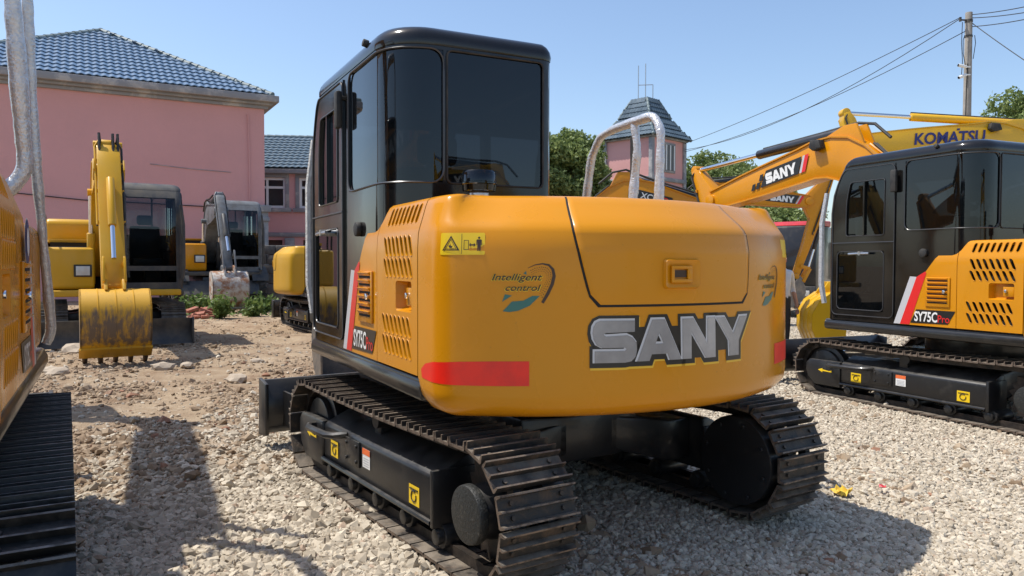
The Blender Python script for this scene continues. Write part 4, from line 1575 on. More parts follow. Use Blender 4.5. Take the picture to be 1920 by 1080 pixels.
def stone_mat(name, a, b, c, inst=True):
    m, nt, p = new_mat(name)
    N, L = nt.nodes.new, nt.links.new
    p.inputs['Roughness'].default_value = .9
    p.inputs['Specular IOR Level'].default_value = .25
    g = N('ShaderNodeNewGeometry')
    r = N('ShaderNodeValToRGB')
    e = r.color_ramp.elements
    e[0].color, e[1].color = rgb(a), rgb(b)
    k = e.new(.5)
    k.color = rgb(tuple((x + y) / 2 for x, y in zip(a, b)))
    k = e.new(.965)
    k.color = rgb(b)
    e[-1].position = .985
    e[-1].color = rgb(c)
    if inst:
        at = N('ShaderNodeAttribute')
        at.attribute_type = 'INSTANCER'
        at.attribute_name = 'tone'
        L(at.outputs['Fac'], r.inputs[0])
    else:
        L(g.outputs['Random Per Island'], r.inputs[0])
    tc = N('ShaderNodeTexCoord')
    n = N('ShaderNodeTexNoise')
    n.inputs['Scale'].default_value = 1.5 if inst else 35
    n.inputs['Detail'].default_value = 5
    L(tc.outputs['Object'], n.inputs['Vector'])
    mx = N('ShaderNodeMix')
    mx.data_type = 'RGBA'
    mx.blend_type = 'MULTIPLY'
    mx.inputs['Factor'].default_value = .35
    L(r.outputs[0], mx.inputs['A'])
    L(n.outputs['Fac'], mx.inputs['B'])
    L(mx.outputs['Result'], p.inputs['Base Color'])
    return m


M['stone'] = stone_mat('crushed_stone', (.40, .335, .25), (.72, .635, .50), (.46, .345, .255))
M['clod'] = stone_mat('dirt_clod', (.27, .185, .115), (.46, .355, .245), (.36, .19, .12))
M['rock'] = stone_mat('dusty_rock', (.38, .29, .20), (.52, .43, .33), (.45, .24, .16), False)


def scatter(name, label, m, P, r, seed, flat=(.5, .85), sink=(-.15, .55)):
    """loose stones as one object: instances of jittered stones on points, P holds x, y per stone, r its radius"""
    rng = np.random.default_rng(seed)
    n = len(P)
    d = np.clip(((P[:, 1] - 6.2) - 2.0 * (P[:, 0] + 2.5)) / 2.0 + .5, 0, 1)
    nr = np.clip(1 - np.abs(np.hypot(P[:, 0], P[:, 1] - 10) - 4) / 24, 0, 1)
    s3 = np.stack([r * rng.uniform(.9, 1.4, n), r * rng.uniform(.7, 1.05, n), r * rng.uniform(*flat, n)], -1)
    z = -.25 * np.tanh(P[:, 0] / 16) + wob(P[:, 0], P[:, 1]) * (.003 + .012 * d) * nr - .004 + s3[:, 2] * rng.uniform(*sink, n)
    me = bpy.data.meshes.new(name)
    me.vertices.add(n)
    me.vertices.foreach_set('co', np.stack([P[:, 0], P[:, 1], z], -1).astype(np.float32).ravel())
    rot = np.stack([rng.normal(0, .45, n), rng.normal(0, .45, n), rng.uniform(0, 2 * PI, n)], -1)
    for nm, ty, key, val in (('rot', 'FLOAT_VECTOR', 'vector', rot), ('scl', 'FLOAT_VECTOR', 'vector', s3), ('tone', 'FLOAT', 'value', rng.random(n)), ('pick', 'INT', 'value', rng.integers(0, 9, n))):
        at = me.attributes.new(nm, ty, 'POINT')
        at.data.foreach_set(key, (val.astype(np.int32) if ty == 'INT' else val.astype(np.float32)).ravel())
    me.update()
    me.materials.append(m)
    o = link(name, me)
    ng = bpy.data.node_groups.new(name + '_nodes', 'GeometryNodeTree')
    ng.interface.new_socket('Geometry', in_out='INPUT', socket_type='NodeSocketGeometry')
    ng.interface.new_socket('Geometry', in_out='OUTPUT', socket_type='NodeSocketGeometry')
    N, L = ng.nodes.new, ng.links.new
    gi, go = N('NodeGroupInput'), N('NodeGroupOutput')
    jn = N('GeometryNodeJoinGeometry')
    for k in range(9):
        ic = N('GeometryNodeMeshIcoSphere')
        ic.inputs['Radius'].default_value = 1.0
        ic.inputs['Subdivisions'].default_value = 1
        rv = N('FunctionNodeRandomValue')
        rv.data_type = 'FLOAT_VECTOR'
        rv.inputs[0].default_value = (-.27, -.27, -.27)
        rv.inputs[1].default_value = (.27, .27, .27)
        rv.inputs['Seed'].default_value = 17 + 31 * k
        sp = N('GeometryNodeSetPosition')
        ss = N('GeometryNodeSetShadeSmooth')
        ss.inputs['Shade Smooth'].default_value = False
        sm = N('GeometryNodeSetMaterial')
        sm.inputs['Material'].default_value = m
        gti = N('GeometryNodeGeometryToInstance')
        L(ic.outputs['Mesh'], sp.inputs['Geometry'])
        L(rv.outputs[0], sp.inputs['Offset'])
        L(sp.outputs[0], ss.inputs[0])
        L(ss.outputs[0], sm.inputs['Geometry'])
        L(sm.outputs[0], gti.inputs[0])
        L(gti.outputs[0], jn.inputs[0])
    ip = N('GeometryNodeInstanceOnPoints')
    ip.inputs['Pick Instance'].default_value = True

    def attr(nm, ty):
        q = N('GeometryNodeInputNamedAttribute')
        q.data_type = ty
        q.inputs['Name'].default_value = nm
        return q.outputs['Attribute']
    er = N('FunctionNodeEulerToRotation')
    L(attr('rot', 'FLOAT_VECTOR'), er.inputs[0])
    L(gi.outputs[0], ip.inputs['Points'])
    L(jn.outputs[0], ip.inputs['Instance'])
    L(attr('pick', 'INT'), ip.inputs['Instance Index'])
    L(er.outputs[0], ip.inputs['Rotation'])
    L(attr('scl', 'FLOAT_VECTOR'), ip.inputs['Scale'])
    L(ip.outputs[0], go.inputs[0])
    o.modifiers.new('stones', 'NODES').node_group = ng
    o['kind'] = 'stuff'
    o['label'] = label
    print(name, n)


def build_gravel():
    rng = np.random.default_rng(3)
    bands = [(1.7, 3.2, 4200), (3.2, 4.6, 4200), (4.6, 6.5, 3300), (6.5, 9, 2300), (9, 13, 900), (13, 20, 260), (20, 30, 60)]
    G, D = [], []
    for y0, y1, den in bands:
        x1 = .76 * y1 + 1.5
        n = int((y1 - y0) * 2 * x1 * den)
        x = rng.uniform(-x1, x1, n)
        y = rng.uniform(y0, y1, n)
        keep = np.abs(x) < .74 * y + 1.4
        s = (y - 6.2) - 2.0 * (x + 2.5) + wob(x * .7, y * .7) * .9
        pr = np.clip(.30 - s / 6.5, .012, 1) * np.clip(.82 + .16 * wob(x * .9 + 2, y * .8), .35, 1)
        g = keep & (rng.random(n) < pr)
        G.append(np.stack([x[g], y[g]], -1))
        d = keep & ~g & (rng.random(n) < np.clip(.15 + .14 * wob(x * 1.3 + 4, y * 1.1), .02, .6))
        D.append(np.stack([x[d], y[d]], -1))
    G, D = np.concatenate(G), np.concatenate(D)
    # coarser stone at lower left, finer on the right
    r = (rng.gamma(3.2, .0026, len(G)) + .0055) * np.where(G[:, 0] < -.3, 1.3, 1.0) * np.where(G[:, 1] > 9, 1.3, 1.0)
    scatter('gravel', 'loose pale crushed stone covering the yard', M['stone'], G, r, 3)
    r = rng.gamma(1.5, .0078, len(D)) + .005
    scatter('dirt_clods', 'brown clods and grit strewn over the dirt', M['clod'], D, np.minimum(r, .06), 9, (.45, .8), (-.3, .4))


build_gravel()


def rock(x, y, r, label, seed, m=None, name='rock'):
    rng = np.random.default_rng(seed)
    v, f = ico(2)
    v = v * rng.uniform(.8, 1.15, (len(v), 1)) * np.array([1.35, .95, .55]) * r
    b = MB().add([tuple(q) for q in v], [tuple(int(i) for i in q) for q in f])
    o = b.build(name, m or M['rock'], None, smooth=0, rz=seed * 1.3, loc=(x, y, ground_z(x, y) + r * .22))
    return tag(o, label, 'rock', 'rocks lying on the dirt')


# ================================================================ the machines
def px0(u, Y):
    return (u - 960) / 1442 * Y


BASE = dict(paint=M['orange'], cab=M['black_paint'], shoe=M['shoe'], grouser=M['grouser'], blade=M['frame_black'], barrel=M['black_sill'], bucket=M['grey_bucket'], boom_plate='sany')
G1 = 'orange and black excavators parked in the yard'
excavator('orange and black excavator seen from behind in the centre, big grey lettering on its tail', G1, (.0966, 4.8301), -.5851, -.4717,
          dict(BASE, pose=dict(E=(1.9, 2.70), T=(4.5, 2.2), L=(4.95, 2.6), A=(4.55, .98), th=0)), dz=0)
excavator('orange and black excavator at the right edge showing its cab side and raised boom', G1, (5.10, 7.95), -.42, -.4086,
          dict(BASE, shoe=M['shoe'], lower=(.26, 1.12), pose=dict(E=(2.1, 3.02), T=(4.85, 2.55), L=(5.35, 3.09), A=(4.4, 1.0), th=-.3, k=.55, bi=12), bucket=M['yellow'], grab=M['wrap']))
excavator('orange excavator cut off by the left edge, wrapped handrail and black track in front', G1, (-2.97, 2.74), -.525, -.484,
          dict(BASE, shoe=M['shoe_black'], grouser=M['grouser_black'], emblem=True, hoop_h=2.95, tall_post=True, hr=.040, hx=.04, sw=.325, pose=dict(E=(1.6, 3.6), T=(4.2, 3.9), L=(4.6, 4.35), A=(4.7, 2.1), th=.3)))
excavator('yellow excavator facing the viewer with worn bucket lowered and dark grey blade', None, (-7.25, 13.9), 2.61, 2.61,
          dict(BASE, paint=M['yellow'], shoe=M['shoe_mud'], grouser=M['shoe_mud'], cab=M['dark_grey'], blade=M['dark_grey'], barrel=M['yellow'], bucket=M['worn_bucket'], boom_plate=None, decals=False, tags=False, hoop=False, rail=True, grab=M['dark_grey'], deck=M['yellow'], blade_z=.03, bw=.86, aw=.155, hw=.17, tall_hood=True, glass=M['clear_glass'],
               pose=dict(E=(1.3, 2.70), T=(2.75, 2.72), L=(2.55, 3.12), A=(3.66, 1.02), th=.28)))
excavator('small orange yellow excavator parked behind the black cab, tail turned left', None, (-3.66, 16.9), -.54, 1.3,
          dict(BASE, paint=M['yellow'], shoe=M['shoe_black'], grouser=M['shoe_mud'], boom_plate=None, decals=False, emblem=True, hoop=False, pose=dict(E=(1.9, 2.3), T=(4.0, 1.9), L=(4.4, 2.3), A=(4.3, .98), th=0)))
excavator('orange excavator behind the big tail, low boom with a black plate and square white mark', None, (.0, 14.5), 1.57, 1.57,
          dict(BASE, boom_plate='xcmg', shoes=False, decals=False, hoop=False, tags=False, pose=dict(E=(2.06, 2.86), T=(4.5, 2.1), L=(4.7, 2.3), A=(4.2, .98), th=0, bi=10)))
excavator('farther orange excavator whose boom tip and arm show between the big tail and right cab', None, (2.9, 20.0), 1.57, 1.57,
          dict(BASE, shoes=False, decals=False, hoop=False, tags=False, pose=dict(E=(2.1, 3.38), T=(4.7, 3.12), L=(5.3, 3.9), A=(4.4, 1.2), th=-.7, bi=14)))
excavator('bright yellow large excavator behind the right cab, blue lettering on its level boom', None, (16.3, 20.0), -1.57, -1.57,
          dict(BASE, paint=M['bright_yellow'], barrel=M['bright_yellow'], boom_plate='komatsu', shoes=False, decals=False, hoop=False, tags=False, pose=dict(E=(2.1, 3.34), T=(4.85, 3.20), L=(5.08, 3.74), A=(4.4, 1.5), th=-.4, k=.62, bi=12)), scale=1.5)
excavator('old grey wheeled excavator with dirty white bucket in front of the pink building', None, (-9.6, 24.5), 2.6, 2.6,
          dict(BASE, wheels=True, glass=M['clear_glass'], paint=M['orange'], paint2=M['dark_grey'], boom_paint=M['grey_paint'], cab=M['grey_paint'], barrel=M['dark_grey'], blade=M['dark_grey'], bucket=M['dirty_bucket'], boom_plate=None, decals=False, hoop=False, tags=False, grab=M['dark_grey'], deck=M['dark_grey'],
               pose=dict(E=(1.1, 2.3), T=(2.3, 2.35), L=(2.1, 2.75), A=(3.1, 1.0), th=-.1)), name='wheeled_excavator', scale=1.2)

# one more machine stands to the right behind the viewer; it shows only as a reflection in the glass
excavator('yellow excavator mirrored in the rear cab glass, standing right of the viewer', None, (9.8, -1.6), -1.2, -1.9,
          dict(BASE, paint=M['bright_yellow'], shoes=False, decals=False, hoop=False, tags=False, pose=dict(E=(1.8, 3.2), T=(3.6, 3.0), L=(4.0, 3.45), A=(3.6, .98), th=0)))
lb = empty('loose_bucket', (px0(1578, 12.0), 12.0, ground_z(5.0, 12.0)), PI * .97, 'yellow digging bucket standing on the gravel behind the right cab', 'bucket', None, 1.15)
bucket(lb, dict(bucket=M['bright_yellow']), 0.0, (0.0, 1.02), 0.12, 0.0, .75)


# ================================================================ buildings
M['pink'] = mat('pink_render', (.66, .345, .335), .85, c2=(.61, .325, .315), scale=.55, detail=9, lo=.38, hi=.68, bump=.25, bscale=14, dist=.03)
M['pink2'] = mat('pink_tower_render', (.72, .37, .345), .85, c2=(.66, .335, .31), scale=.3, detail=7, bump=.1, bscale=20)
M['trim'] = mat('grey_cornice', (.26, .26, .27), .8, c2=(.42, .40, .38), scale=1.6, detail=8, lo=.5, hi=.62, bump=.4, bscale=6, dist=.05)
M['tile'] = mat('blue_glazed_tile', (.115, .19, .29), .32, coat=.2, c2=(.085, .15, .24), scale=.8, detail=4, lo=.35, hi=.7, rvar=.15)
M['tile_dark'] = mat('slate_blue_tile', (.085, .125, .16), .6, spec=.25, c2=(.06, .09, .12), scale=1.0, rvar=.2)
M['ridge'] = mat('mortared_ridge_tile', (.14, .19, .20), .6, c2=(.35, .34, .32), scale=3.0, detail=6, lo=.52, hi=.66)
M['frame_white'] = mat('white_window_frame', (.74, .76, .76), .5)
M['dark_room'] = mat('dim_room', (.13, .14, .145), .9)


def wall_frame(origin, along, up=(0, 0, 1)):
    a = Vector((along[0], along[1], 0)).normalized()
    n = Vector((a.y, -a.x, 0))
    return Vector(origin), a, n


def face_box(b, O, a, n, s0, s1, z0, z1, t0, t1):
    vs = [O + a * s + n * t + Vector((0, 0, z)) for s, t, z in ((s0, t0, z0), (s1, t0, z0), (s1, t1, z0), (s0, t1, z0), (s0, t0, z1), (s1, t0, z1), (s1, t1, z1), (s0, t1, z1))]
    b.add(vs, [(3, 2, 1, 0), (4, 5, 6, 7), (0, 1, 5, 4), (1, 2, 6, 5), (2, 3, 7, 6), (3, 0, 4, 7)])
    return b


def wall_with_windows(O, a, n, length, z0, z1, wins, thick):
    """front sheet with rectangular openings, plus reveals, plus solid back"""
    b = MB()
    xs = sorted(set([0, length] + [w[0] for w in wins] + [w[1] for w in wins]))
    zs = sorted(set([z0, z1] + [w[2] for w in wins] + [w[3] for w in wins]))
    pt = lambda s, z, t=0: O + a * s + n * t + Vector((0, 0, z))
    for i in range(len(xs) - 1):
        for j in range(len(zs) - 1):
            xm, zm = (xs[i] + xs[i + 1]) / 2, (zs[j] + zs[j + 1]) / 2
            if any(w[0] < xm < w[1] and w[2] < zm < w[3] for w in wins):
                continue
            b.add([pt(xs[i], zs[j]), pt(xs[i + 1], zs[j]), pt(xs[i + 1], zs[j + 1]), pt(xs[i], zs[j + 1])], [(0, 1, 2, 3)])
    for w in wins:
        for (p, q) in (((w[0], w[2]), (w[1], w[2])), ((w[1], w[2]), (w[1], w[3])), ((w[1], w[3]), (w[0], w[3])), ((w[0], w[3]), (w[0], w[2]))):
            b.add([pt(*p), pt(*q), pt(q[0], q[1], -thick), pt(p[0], p[1], -thick)], [(0, 1, 2, 3)])
    return b


def window(parent, O, a, n, s0, s1, z0, z1, bars=(.5,), transom=None):
    f = MB()
    t0, t1 = -.14, -.06
    w = .11
    for x0, x1, y0, y1 in ((s0, s1, z0, z0 + w), (s0, s1, z1 - w, z1), (s0, s0 + w, z0 + w, z1 - w), (s1 - w, s1, z0 + w, z1 - w)):
        face_box(f, O, a, n, x0, x1, y0, y1, t0, t1)
    for q in bars:
        c = s0 + (s1 - s0) * q
        face_box(f, O, a, n, c - w / 2, c + w / 2, z0 + w, z1 - w, t0 + .002, t1 - .002)
    if transom:
        c = z0 + (z1 - z0) * transom
        face_box(f, O, a, n, s0 + w, s1 - w, c - w / 2, c + w / 2, t0 + .004, t1 - .004)
    o = f.build('window', M['frame_white'], parent)
    g = MB()
    pt = lambda s, z, t: O + a * s + n * t + Vector((0, 0, z))
    g.add([pt(s0, z0, -.10), pt(s1, z0, -.10), pt(s1, z1, -.10), pt(s0, z1, -.10)], [(0, 1, 2, 3)])
    g.build('pane', M['house_glass'], o)
    s = MB()
    for x0, x1, y0, y1 in ((s0 - .18, s0, z0 - .02, z1), (s1, s1 + .18, z0 - .02, z1), (s0 - .18, s1 + .18, z1, z1 + .18), (s0 - .28, s1 + .28, z0 - .20, z0 - .02)):
        face_box(s, O, a, n, x0, x1, y0, y1, -.02, .05 if y1 > z0 else .14)
    s.build('window_surround', M['trim'], o, .008)
    return o


def tile_mesh(name, w, l, m):
    """one S-tile: x across, y up the slope, z out of the roof"""
    b = MB()
    rows = []
    for y, lift in ((0, .045), (l * 1.12, .0)):
        rows.append([(-w / 2 + w * i / 8, y, lift + .035 * (1 - math.cos(2 * PI * i / 8)) / 2 + .004) for i in range(9)])
    b.grid(rows)
    low = [(x, y, z - .03) for x, y, z in rows[0]]
    b.grid([low, rows[0]])
    return b.mesh(name, m, smooth=40, fix=False)


def tiled_face(parent, P0, P1, A0, A1, w, l, me, limit, merged_mat, skip=None):
    """tiles on the roof face P0-P1 (eave) to A0-A1 (ridge or apex); nearest ones are single tiles, the rest one mesh"""
    P0, P1, A0, A1 = map(Vector, (P0, P1, A0, A1))
    e = (P1 - P0).normalized()
    up = (A0 - P0) - e * (A0 - P0).dot(e)
    H = up.length
    up.normalize()
    nn = e.cross(up).normalized()
    if nn.z < 0:
        nn = -nn
    sA0, sA1, Le = (A0 - P0).dot(e), (A1 - P0).dot(e), (P1 - P0).length
    spots = []
    rows = int(H / l)
    for j in range(rows):
        t = j * l / H
        s0, s1 = sA0 * t, Le + (sA1 - Le) * t
        k0, k1 = math.ceil(s0 / w), math.floor(s1 / w)
        for k in range(k0, k1):
            spots.append(P0 + e * ((k + .5) * w) + up * (j * l))
    Rm = Matrix(((e.x, up.x, nn.x), (e.y, up.y, nn.y), (e.z, up.z, nn.z)))
    if Rm.determinant() < 0:
        Rm = Matrix(((-e.x, up.x, nn.x), (-e.y, up.y, nn.y), (-e.z, up.z, nn.z)))
    vis = [p for p in spots if skip is None or not skip(p)]
    vis.sort(key=lambda p: p.length)
    single = vis[:limit]
    ids = set(id(p) for p in single)
    for p in single:
        o = bpy.data.objects.new('roof_tile', me)
        COL.objects.link(o)
        o.parent = parent
        o.matrix_local = Matrix.Translation(p + nn * .02) @ Rm.to_4x4()
    rest = [p for p in spots if id(p) not in ids]
    if rest:
        b = MB()
        vs = [v.co.copy() for v in me.vertices]
        fs = [tuple(q.vertices) for q in me.polygons]
        for p in rest:
            b.add([Rm @ v + p + nn * .02 for v in vs], fs)
        o = b.build('roof_tiles', me.materials[0], parent, fix=False, smooth=40)
        o['kind'] = 'stuff'


def hip_tiles(parent, a, c, r=.13, step=.34):
    a, c = Vector(a), Vector(c)
    n = int((c - a).length / step)
    d = (c - a).normalized()
    me = None
    for k in range(n):
        p = a + d * (k * step)
        if me is None:
            b = MB()
            b.cyl((0, 0, 0), (0, 0, step * 1.08), r * 1.12, r * .9, n=12)
            me = b.mesh('hip_tile', M['ridge'], .0)
        o = bpy.data.objects.new('hip_tile', me)
        COL.objects.link(o)
        o.parent = parent
        o.matrix_local = Matrix.Translation(p) @ d.to_track_quat('Z', 'Y').to_matrix().to_4x4()


def pink_house():
    C = Vector((-9.3, 29.0, 0))
    e = Vector((-.872, -.489, 0)).normalized()            # along the gable wall, away from its right corner
    nb = Vector((-e.y, e.x, 0)) * -1                        # into the building
    if nb.y < 0:
        nb = -nb
    W, D, Z = 10.5, 22.0, 7.40
    root = empty('house', C, 0, 'tall pink rendered house with blue tiled hipped roof behind the parked machines', 'house')
    O0 = Vector((0, 0, 0))
    P = lambda s, t, z: tuple(e * s + nb * t + Vector((0, 0, z)))
    b = MB()
    q = [(0, 0), (W, 0), (W, D), (0, D)]
    b.add([P(s, t, -1.0) for s, t in q] + [P(s, t, Z) for s, t in q], [(0, 1, 5, 4), (1, 2, 6, 5), (2, 3, 7, 6), (3, 0, 4, 7), (4, 5, 6, 7)])
    wl = b.build('wall', M['pink'], root)
    # stepped cornice
    for o, z0, z1 in ((.12, Z - .16, Z - .04), (.26, Z - .04, Z + .06), (.46, Z + .06, Z + .30)):
        b = MB()
        q = [(-o, -o), (W + o, -o), (W + o, D + o), (-o, D + o)]
        b.add([P(s, t, z0) for s, t in q] + [P(s, t, z1) for s, t in q], [(0, 1, 5, 4), (1, 2, 6, 5), (2, 3, 7, 6), (3, 0, 4, 7), (4, 5, 6, 7), (3, 2, 1, 0)])
        b.build('cornice', M['trim'], root, .02)
    # hipped roof
    o, zb, rise = .40, Z + .32, 2.95
    ap = (W / 2, W / 2 - .2)
    ap2 = (W / 2, D - W / 2)
    cor = [P(-o + .15, -o + .15, zb), P(W + o - .15, -o + .15, zb), P(W + o, D + o, zb), P(-o, D + o, zb)]
    A0, A1 = P(ap[0], ap[1], zb + rise), P(ap2[0], ap2[1], zb + rise)
    rf = MB().add([cor[0], cor[1], cor[2], cor[3], A0, A1], [(0, 1, 4), (1, 2, 5, 4), (2, 3, 5), (3, 0, 4, 5)]).build('roof', M['tile_dark'], root, smooth=0)
    me = tile_mesh('roof_tile', .235, .42, M['tile'])
    tiled_face(rf, cor[0], cor[1], A0, A0, .235, .42, me, 290, M['tile'], skip=lambda p: (p + C).x / (p + C).y < -.70)
    tiled_face(rf, cor[3], cor[0], A1, A0, .235, .42, me, 0, M['tile'])
    hip_tiles(rf, cor[0], A0)
    hip_tiles(rf, cor[1], A0)
    hip_tiles(rf, A0, A1)
    # corner pilaster base, conduit, cracks, cable
    b = MB()
    face_box(b, O0, e, -nb, -.10, .75, -.8, 3.4, .002, .14)
    face_box(b, O0, e, -nb, -.14, .80, 3.05, 3.2, .0, .20)
    face_box(b, O0, e, -nb, -.18, .86, 3.4, 3.65, .0, .24)
    b.build('pilaster', M['trim'], root, .015)
    MB().tube([P(.55, -.05, 3.6), P(.56, -.05, 5.6), P(.60, -.05, 7.0)], .022, 6).build('drain_pipe', M['pink'], root)
    MB().tube([P(3.9, -.02, 4.95), P(3.2, -.02, 4.90), P(2.6, -.02, 4.86), P(1.2, -.02, 4.82)], .012, 4).build('wall_crack', M['trim'], root)
    MB().tube([P(11, -.06, 4.3), P(9.4, -.06, 3.95), P(8, -.06, 3.75), P(6.0, -.06, 3.6), P(3.2, -.06, 3.55), P(.8, -.06, 3.5)], .018, 5).build('cable', M['rubber'], root)
    b = MB()
    face_box(b, O0, e, -nb, 1.35, 2.05, 2.3, 3.75, .003, .05)
    b.build('shutter', M['brown_wood'], root)


M['brown_wood'] = mat('dark_brown_boards', (.085, .045, .035), .7, c2=(.05, .028, .022), scale=6)
pink_house()


def wing():
    O = Vector((-14.5, 36.2, 0))
    a = Vector((1, .12, 0)).normalized()
    n = Vector((a.y, -a.x, 0))
    Lw = 15.0
    root = empty('house_wing', O, 0, 'lower pink wing with grey framed windows and slate blue tiled roof', 'house')
    Z = 5.75
    pt = lambda s, t, z: tuple(a * s - n * t + Vector((0, 0, z)))
    O0 = Vector((0, 0, 0))
    wins, lows = [], []
    # one window per bay of 1.75 m
    for k in range(7):
        s0 = 2.55 + k * 1.85
        wins.append((s0, s0 + 1.2, 4.12, 5.55))
        lows.append((s0 + .15, s0 + 1.05, .1, 2.6))
    b = wall_with_windows(O0, a, n, Lw, -1, Z, wins + lows, .25)
    b.add([pt(0, .0, -1), pt(0, 8, -1), pt(0, 8, Z), pt(0, 0, Z), pt(Lw, 0, -1), pt(Lw, 8, -1), pt(Lw, 8, Z), pt(Lw, 0, Z)], [(0, 1, 2, 3), (4, 5, 6, 7), (1, 5, 6, 2)])
    b.build('wall', M['pink'], root, fix=False, smooth=0)
    MB().add([pt(.05, .6, -1), pt(Lw - .05, .6, -1), pt(Lw - .05, .6, Z), pt(.05, .6, Z)], [(0, 1, 2, 3)]).build('room_back', M['dark_room'], root)
    for w in wins:
        window(root, O0, a, n, *w, bars=(.30,), transom=.68)
    for k, w in enumerate(lows):
        d = MB()
        face_box(d, O0, a, n, w[0], w[1], w[2] - .6, w[3], -.24, -.18)
        d.build('door', M['brown_wood'], root)
    for k in range(8):
        d = MB()
        s = 2.1 + k * 1.85
        face_box(d, O0, a, n, s - .22, s + .22, -.9, 2.7, .003, .16)
        d.build('pilaster', M['trim'], root, .01)
    b = MB()
    face_box(b, O0, a, n, 0, Lw, 2.75, 2.95, .004, .10)
    face_box(b, O0, a, n, -.2, Lw + .2, Z - .02, Z + .20, -.3, .32)
    b.build('cornice', M['trim'], root, .015)
    e0, e1, r0, r1 = pt(-.2, -.35, Z + .2), pt(Lw + .2, -.35, Z + .2), pt(-.2, 4, Z + 2.35), pt(Lw + .2, 4, Z + 2.35)
    k0, k1 = pt(-.2, 8.35, Z + .2), pt(Lw + .2, 8.35, Z + .2)
    rf = MB().add([e0, e1, r1, r0, k0, k1], [(0, 1, 2, 3), (3, 2, 5, 4), (0, 3, 4), (1, 5, 2)]).build('roof', M['tile_dark'], root, smooth=0)
    me = tile_mesh('roof_tile', .28, .42, M['tile_dark'])
    lim = lambda p: not (-.33 < (p + O).x / (p + O).y < -.25)
    tiled_face(rf, e0, e1, r0, r1, .28, .42, me, 130, M['tile_dark'], skip=lim)
    hip_tiles(rf, r0, r1, .12, .4)


wing()


def tower():
    D = 52.0
    cx = (1207 - 960) / 1442 * D
    root = empty('clock_tower', (cx, D, 0), R(45), 'square pink tower with steep dark tiled roof and antennas', 'tower')
    root.name = 'tower'
    h = 1.86
    Z = 9.65
    b = MB().box(-h, h, -h, h, -1, Z)
    b.build('wall', M['pink2'], root)
    for sx in (-1, 1):
        for sy in (-1, 1):
            MB().box(sx * h - .14 + .0, sx * h + .14, sy * h - .14, sy * h + .14, -1, Z - .02).build('corner_post', M['trim'], root, .02)
    MB().box(-h - .16, h + .16, -h - .16, h + .16, 6.9, 7.15).build('string_course', M['trim'], root, .02)
    MB().box(-h - .2, h + .2, -h - .2, h + .2, Z, Z + .14).build('eave', M['trim'], root, .02)
    # bell-cast roof: flared skirt, steep flanks, flat cap
    prof = [(h + .38, Z + .10), (h - .12, Z + .75), (1.25, Z + 1.55), (.62, Z + 2.85)]
    rows = [[(-r, -r, z), (r, -r, z), (r, r, z), (-r, r, z)] for r, z in prof]
    rb = MB().grid(rows, closed=True)
    o = len(rb.v)
    rb.f.append((o - 4, o - 3, o - 2, o - 1))
    rf = rb.build('roof', M['tile_dark'], root, smooth=0)
    me = tile_mesh('roof_tile', .26, .36, M['tile_dark'])
    for i in range(3):
        (r0, z0), (r1, z1) = prof[i], prof[i + 1]
        for k in range(4):
            c0 = [(-r0, -r0), (r0, -r0), (r0, r0), (-r0, r0)]
            c1 = [(-r1, -r1), (r1, -r1), (r1, r1), (-r1, r1)]
            p0, p1 = c0[k], c0[(k + 1) % 4]
            a0, a1 = c1[k], c1[(k + 1) % 4]
            tiled_face(rf, (*p0, z0), (*p1, z0), (*a0, z1), (*a1, z1), .26, .36, me, 0, M['tile_dark'])
            if k in (0, 1, 2, 3):
                hip_tiles(rf, (*p0, z0), (*a0, z1), .09, .3)
    # windows on the visible flanks
    for fx, fy, ax in ((0, -1, Vector((1, 0, 0))), (1, 0, Vector((0, 1, 0)))):
        n = Vector((fx, fy, 0))
        O = n * (h + .005)
        s = MB()
        face_box(s, O, ax, n, -.55, .75, 7.5, 9.45, .0, .08)
        ws = s.build('window_surround', M['trim'], root, .01)
        s = MB()
        face_box(s, O, ax, n, -.40, .60, 7.65, 9.30, .082, .10)
        s.build('pane', M['dark_room'], ws)
        for q in (-.36, .1, .56):
            s = MB()
            face_box(s, O, ax, n, q - .05, q + .05, 7.66, 9.29, .102, .13)
            s.build('window_bar', M['frame_white'], ws)
    # antennas
    t = Z + 2.85
    a = MB()
    for x, y, hh in ((-.35, .3, 2.3), (.05, .0, 2.45), (.40, -.35, 1.05)):
        a.cyl((x, y, t - .1), (x, y, t + hh), .035, n=8)
    a.cyl((-.35, .3, t + 1.0), (.40, -.35, t + 1.05), .025, n=8)
    a.build('antenna', M['steel'], root)


tower()


# ================================================================ trees and small plants
M['leaf'] = None


def leaf_mat(name, a, b):
    m, nt, p = new_mat(name)
    N, L = nt.nodes.new, nt.links.new
    g = N('ShaderNodeNewGeometry')
    r = N('ShaderNodeValToRGB')
    r.color_ramp.elements[0].color = rgb(a)
    r.color_ramp.elements[1].color = rgb(b)
    L(g.outputs['Random Per Island'], r.inputs[0])
    L(r.outputs[0], p.inputs['Base Color'])
    p.inputs['Roughness'].default_value = .55
    p.inputs['Specular IOR Level'].default_value = .3
    tr = N('ShaderNodeBsdfTranslucent')
    L(r.outputs[0], tr.inputs['Color'])
    mx = N('ShaderNodeMixShader')
    mx.inputs[0].default_value = .3
    L(p.outputs[0], mx.inputs[1])
    L(tr.outputs[0], mx.inputs[2])
    L(mx.outputs[0], nt.nodes['Material Output'].inputs[0])
    return m


M['leaf'] = leaf_mat('tree_leaves', (.11, .16, .045), (.29, .35, .125))  # greens lightened, distance haze put into the leaf colour
M['weed'] = leaf_mat('weed_leaves', (.08, .14, .03), (.20, .27, .08))
M['bark'] = mat('bark', (.11, .085, .065), .9, c2=(.06, .045, .035), scale=5, bump=.6, bscale=12, dist=.05)


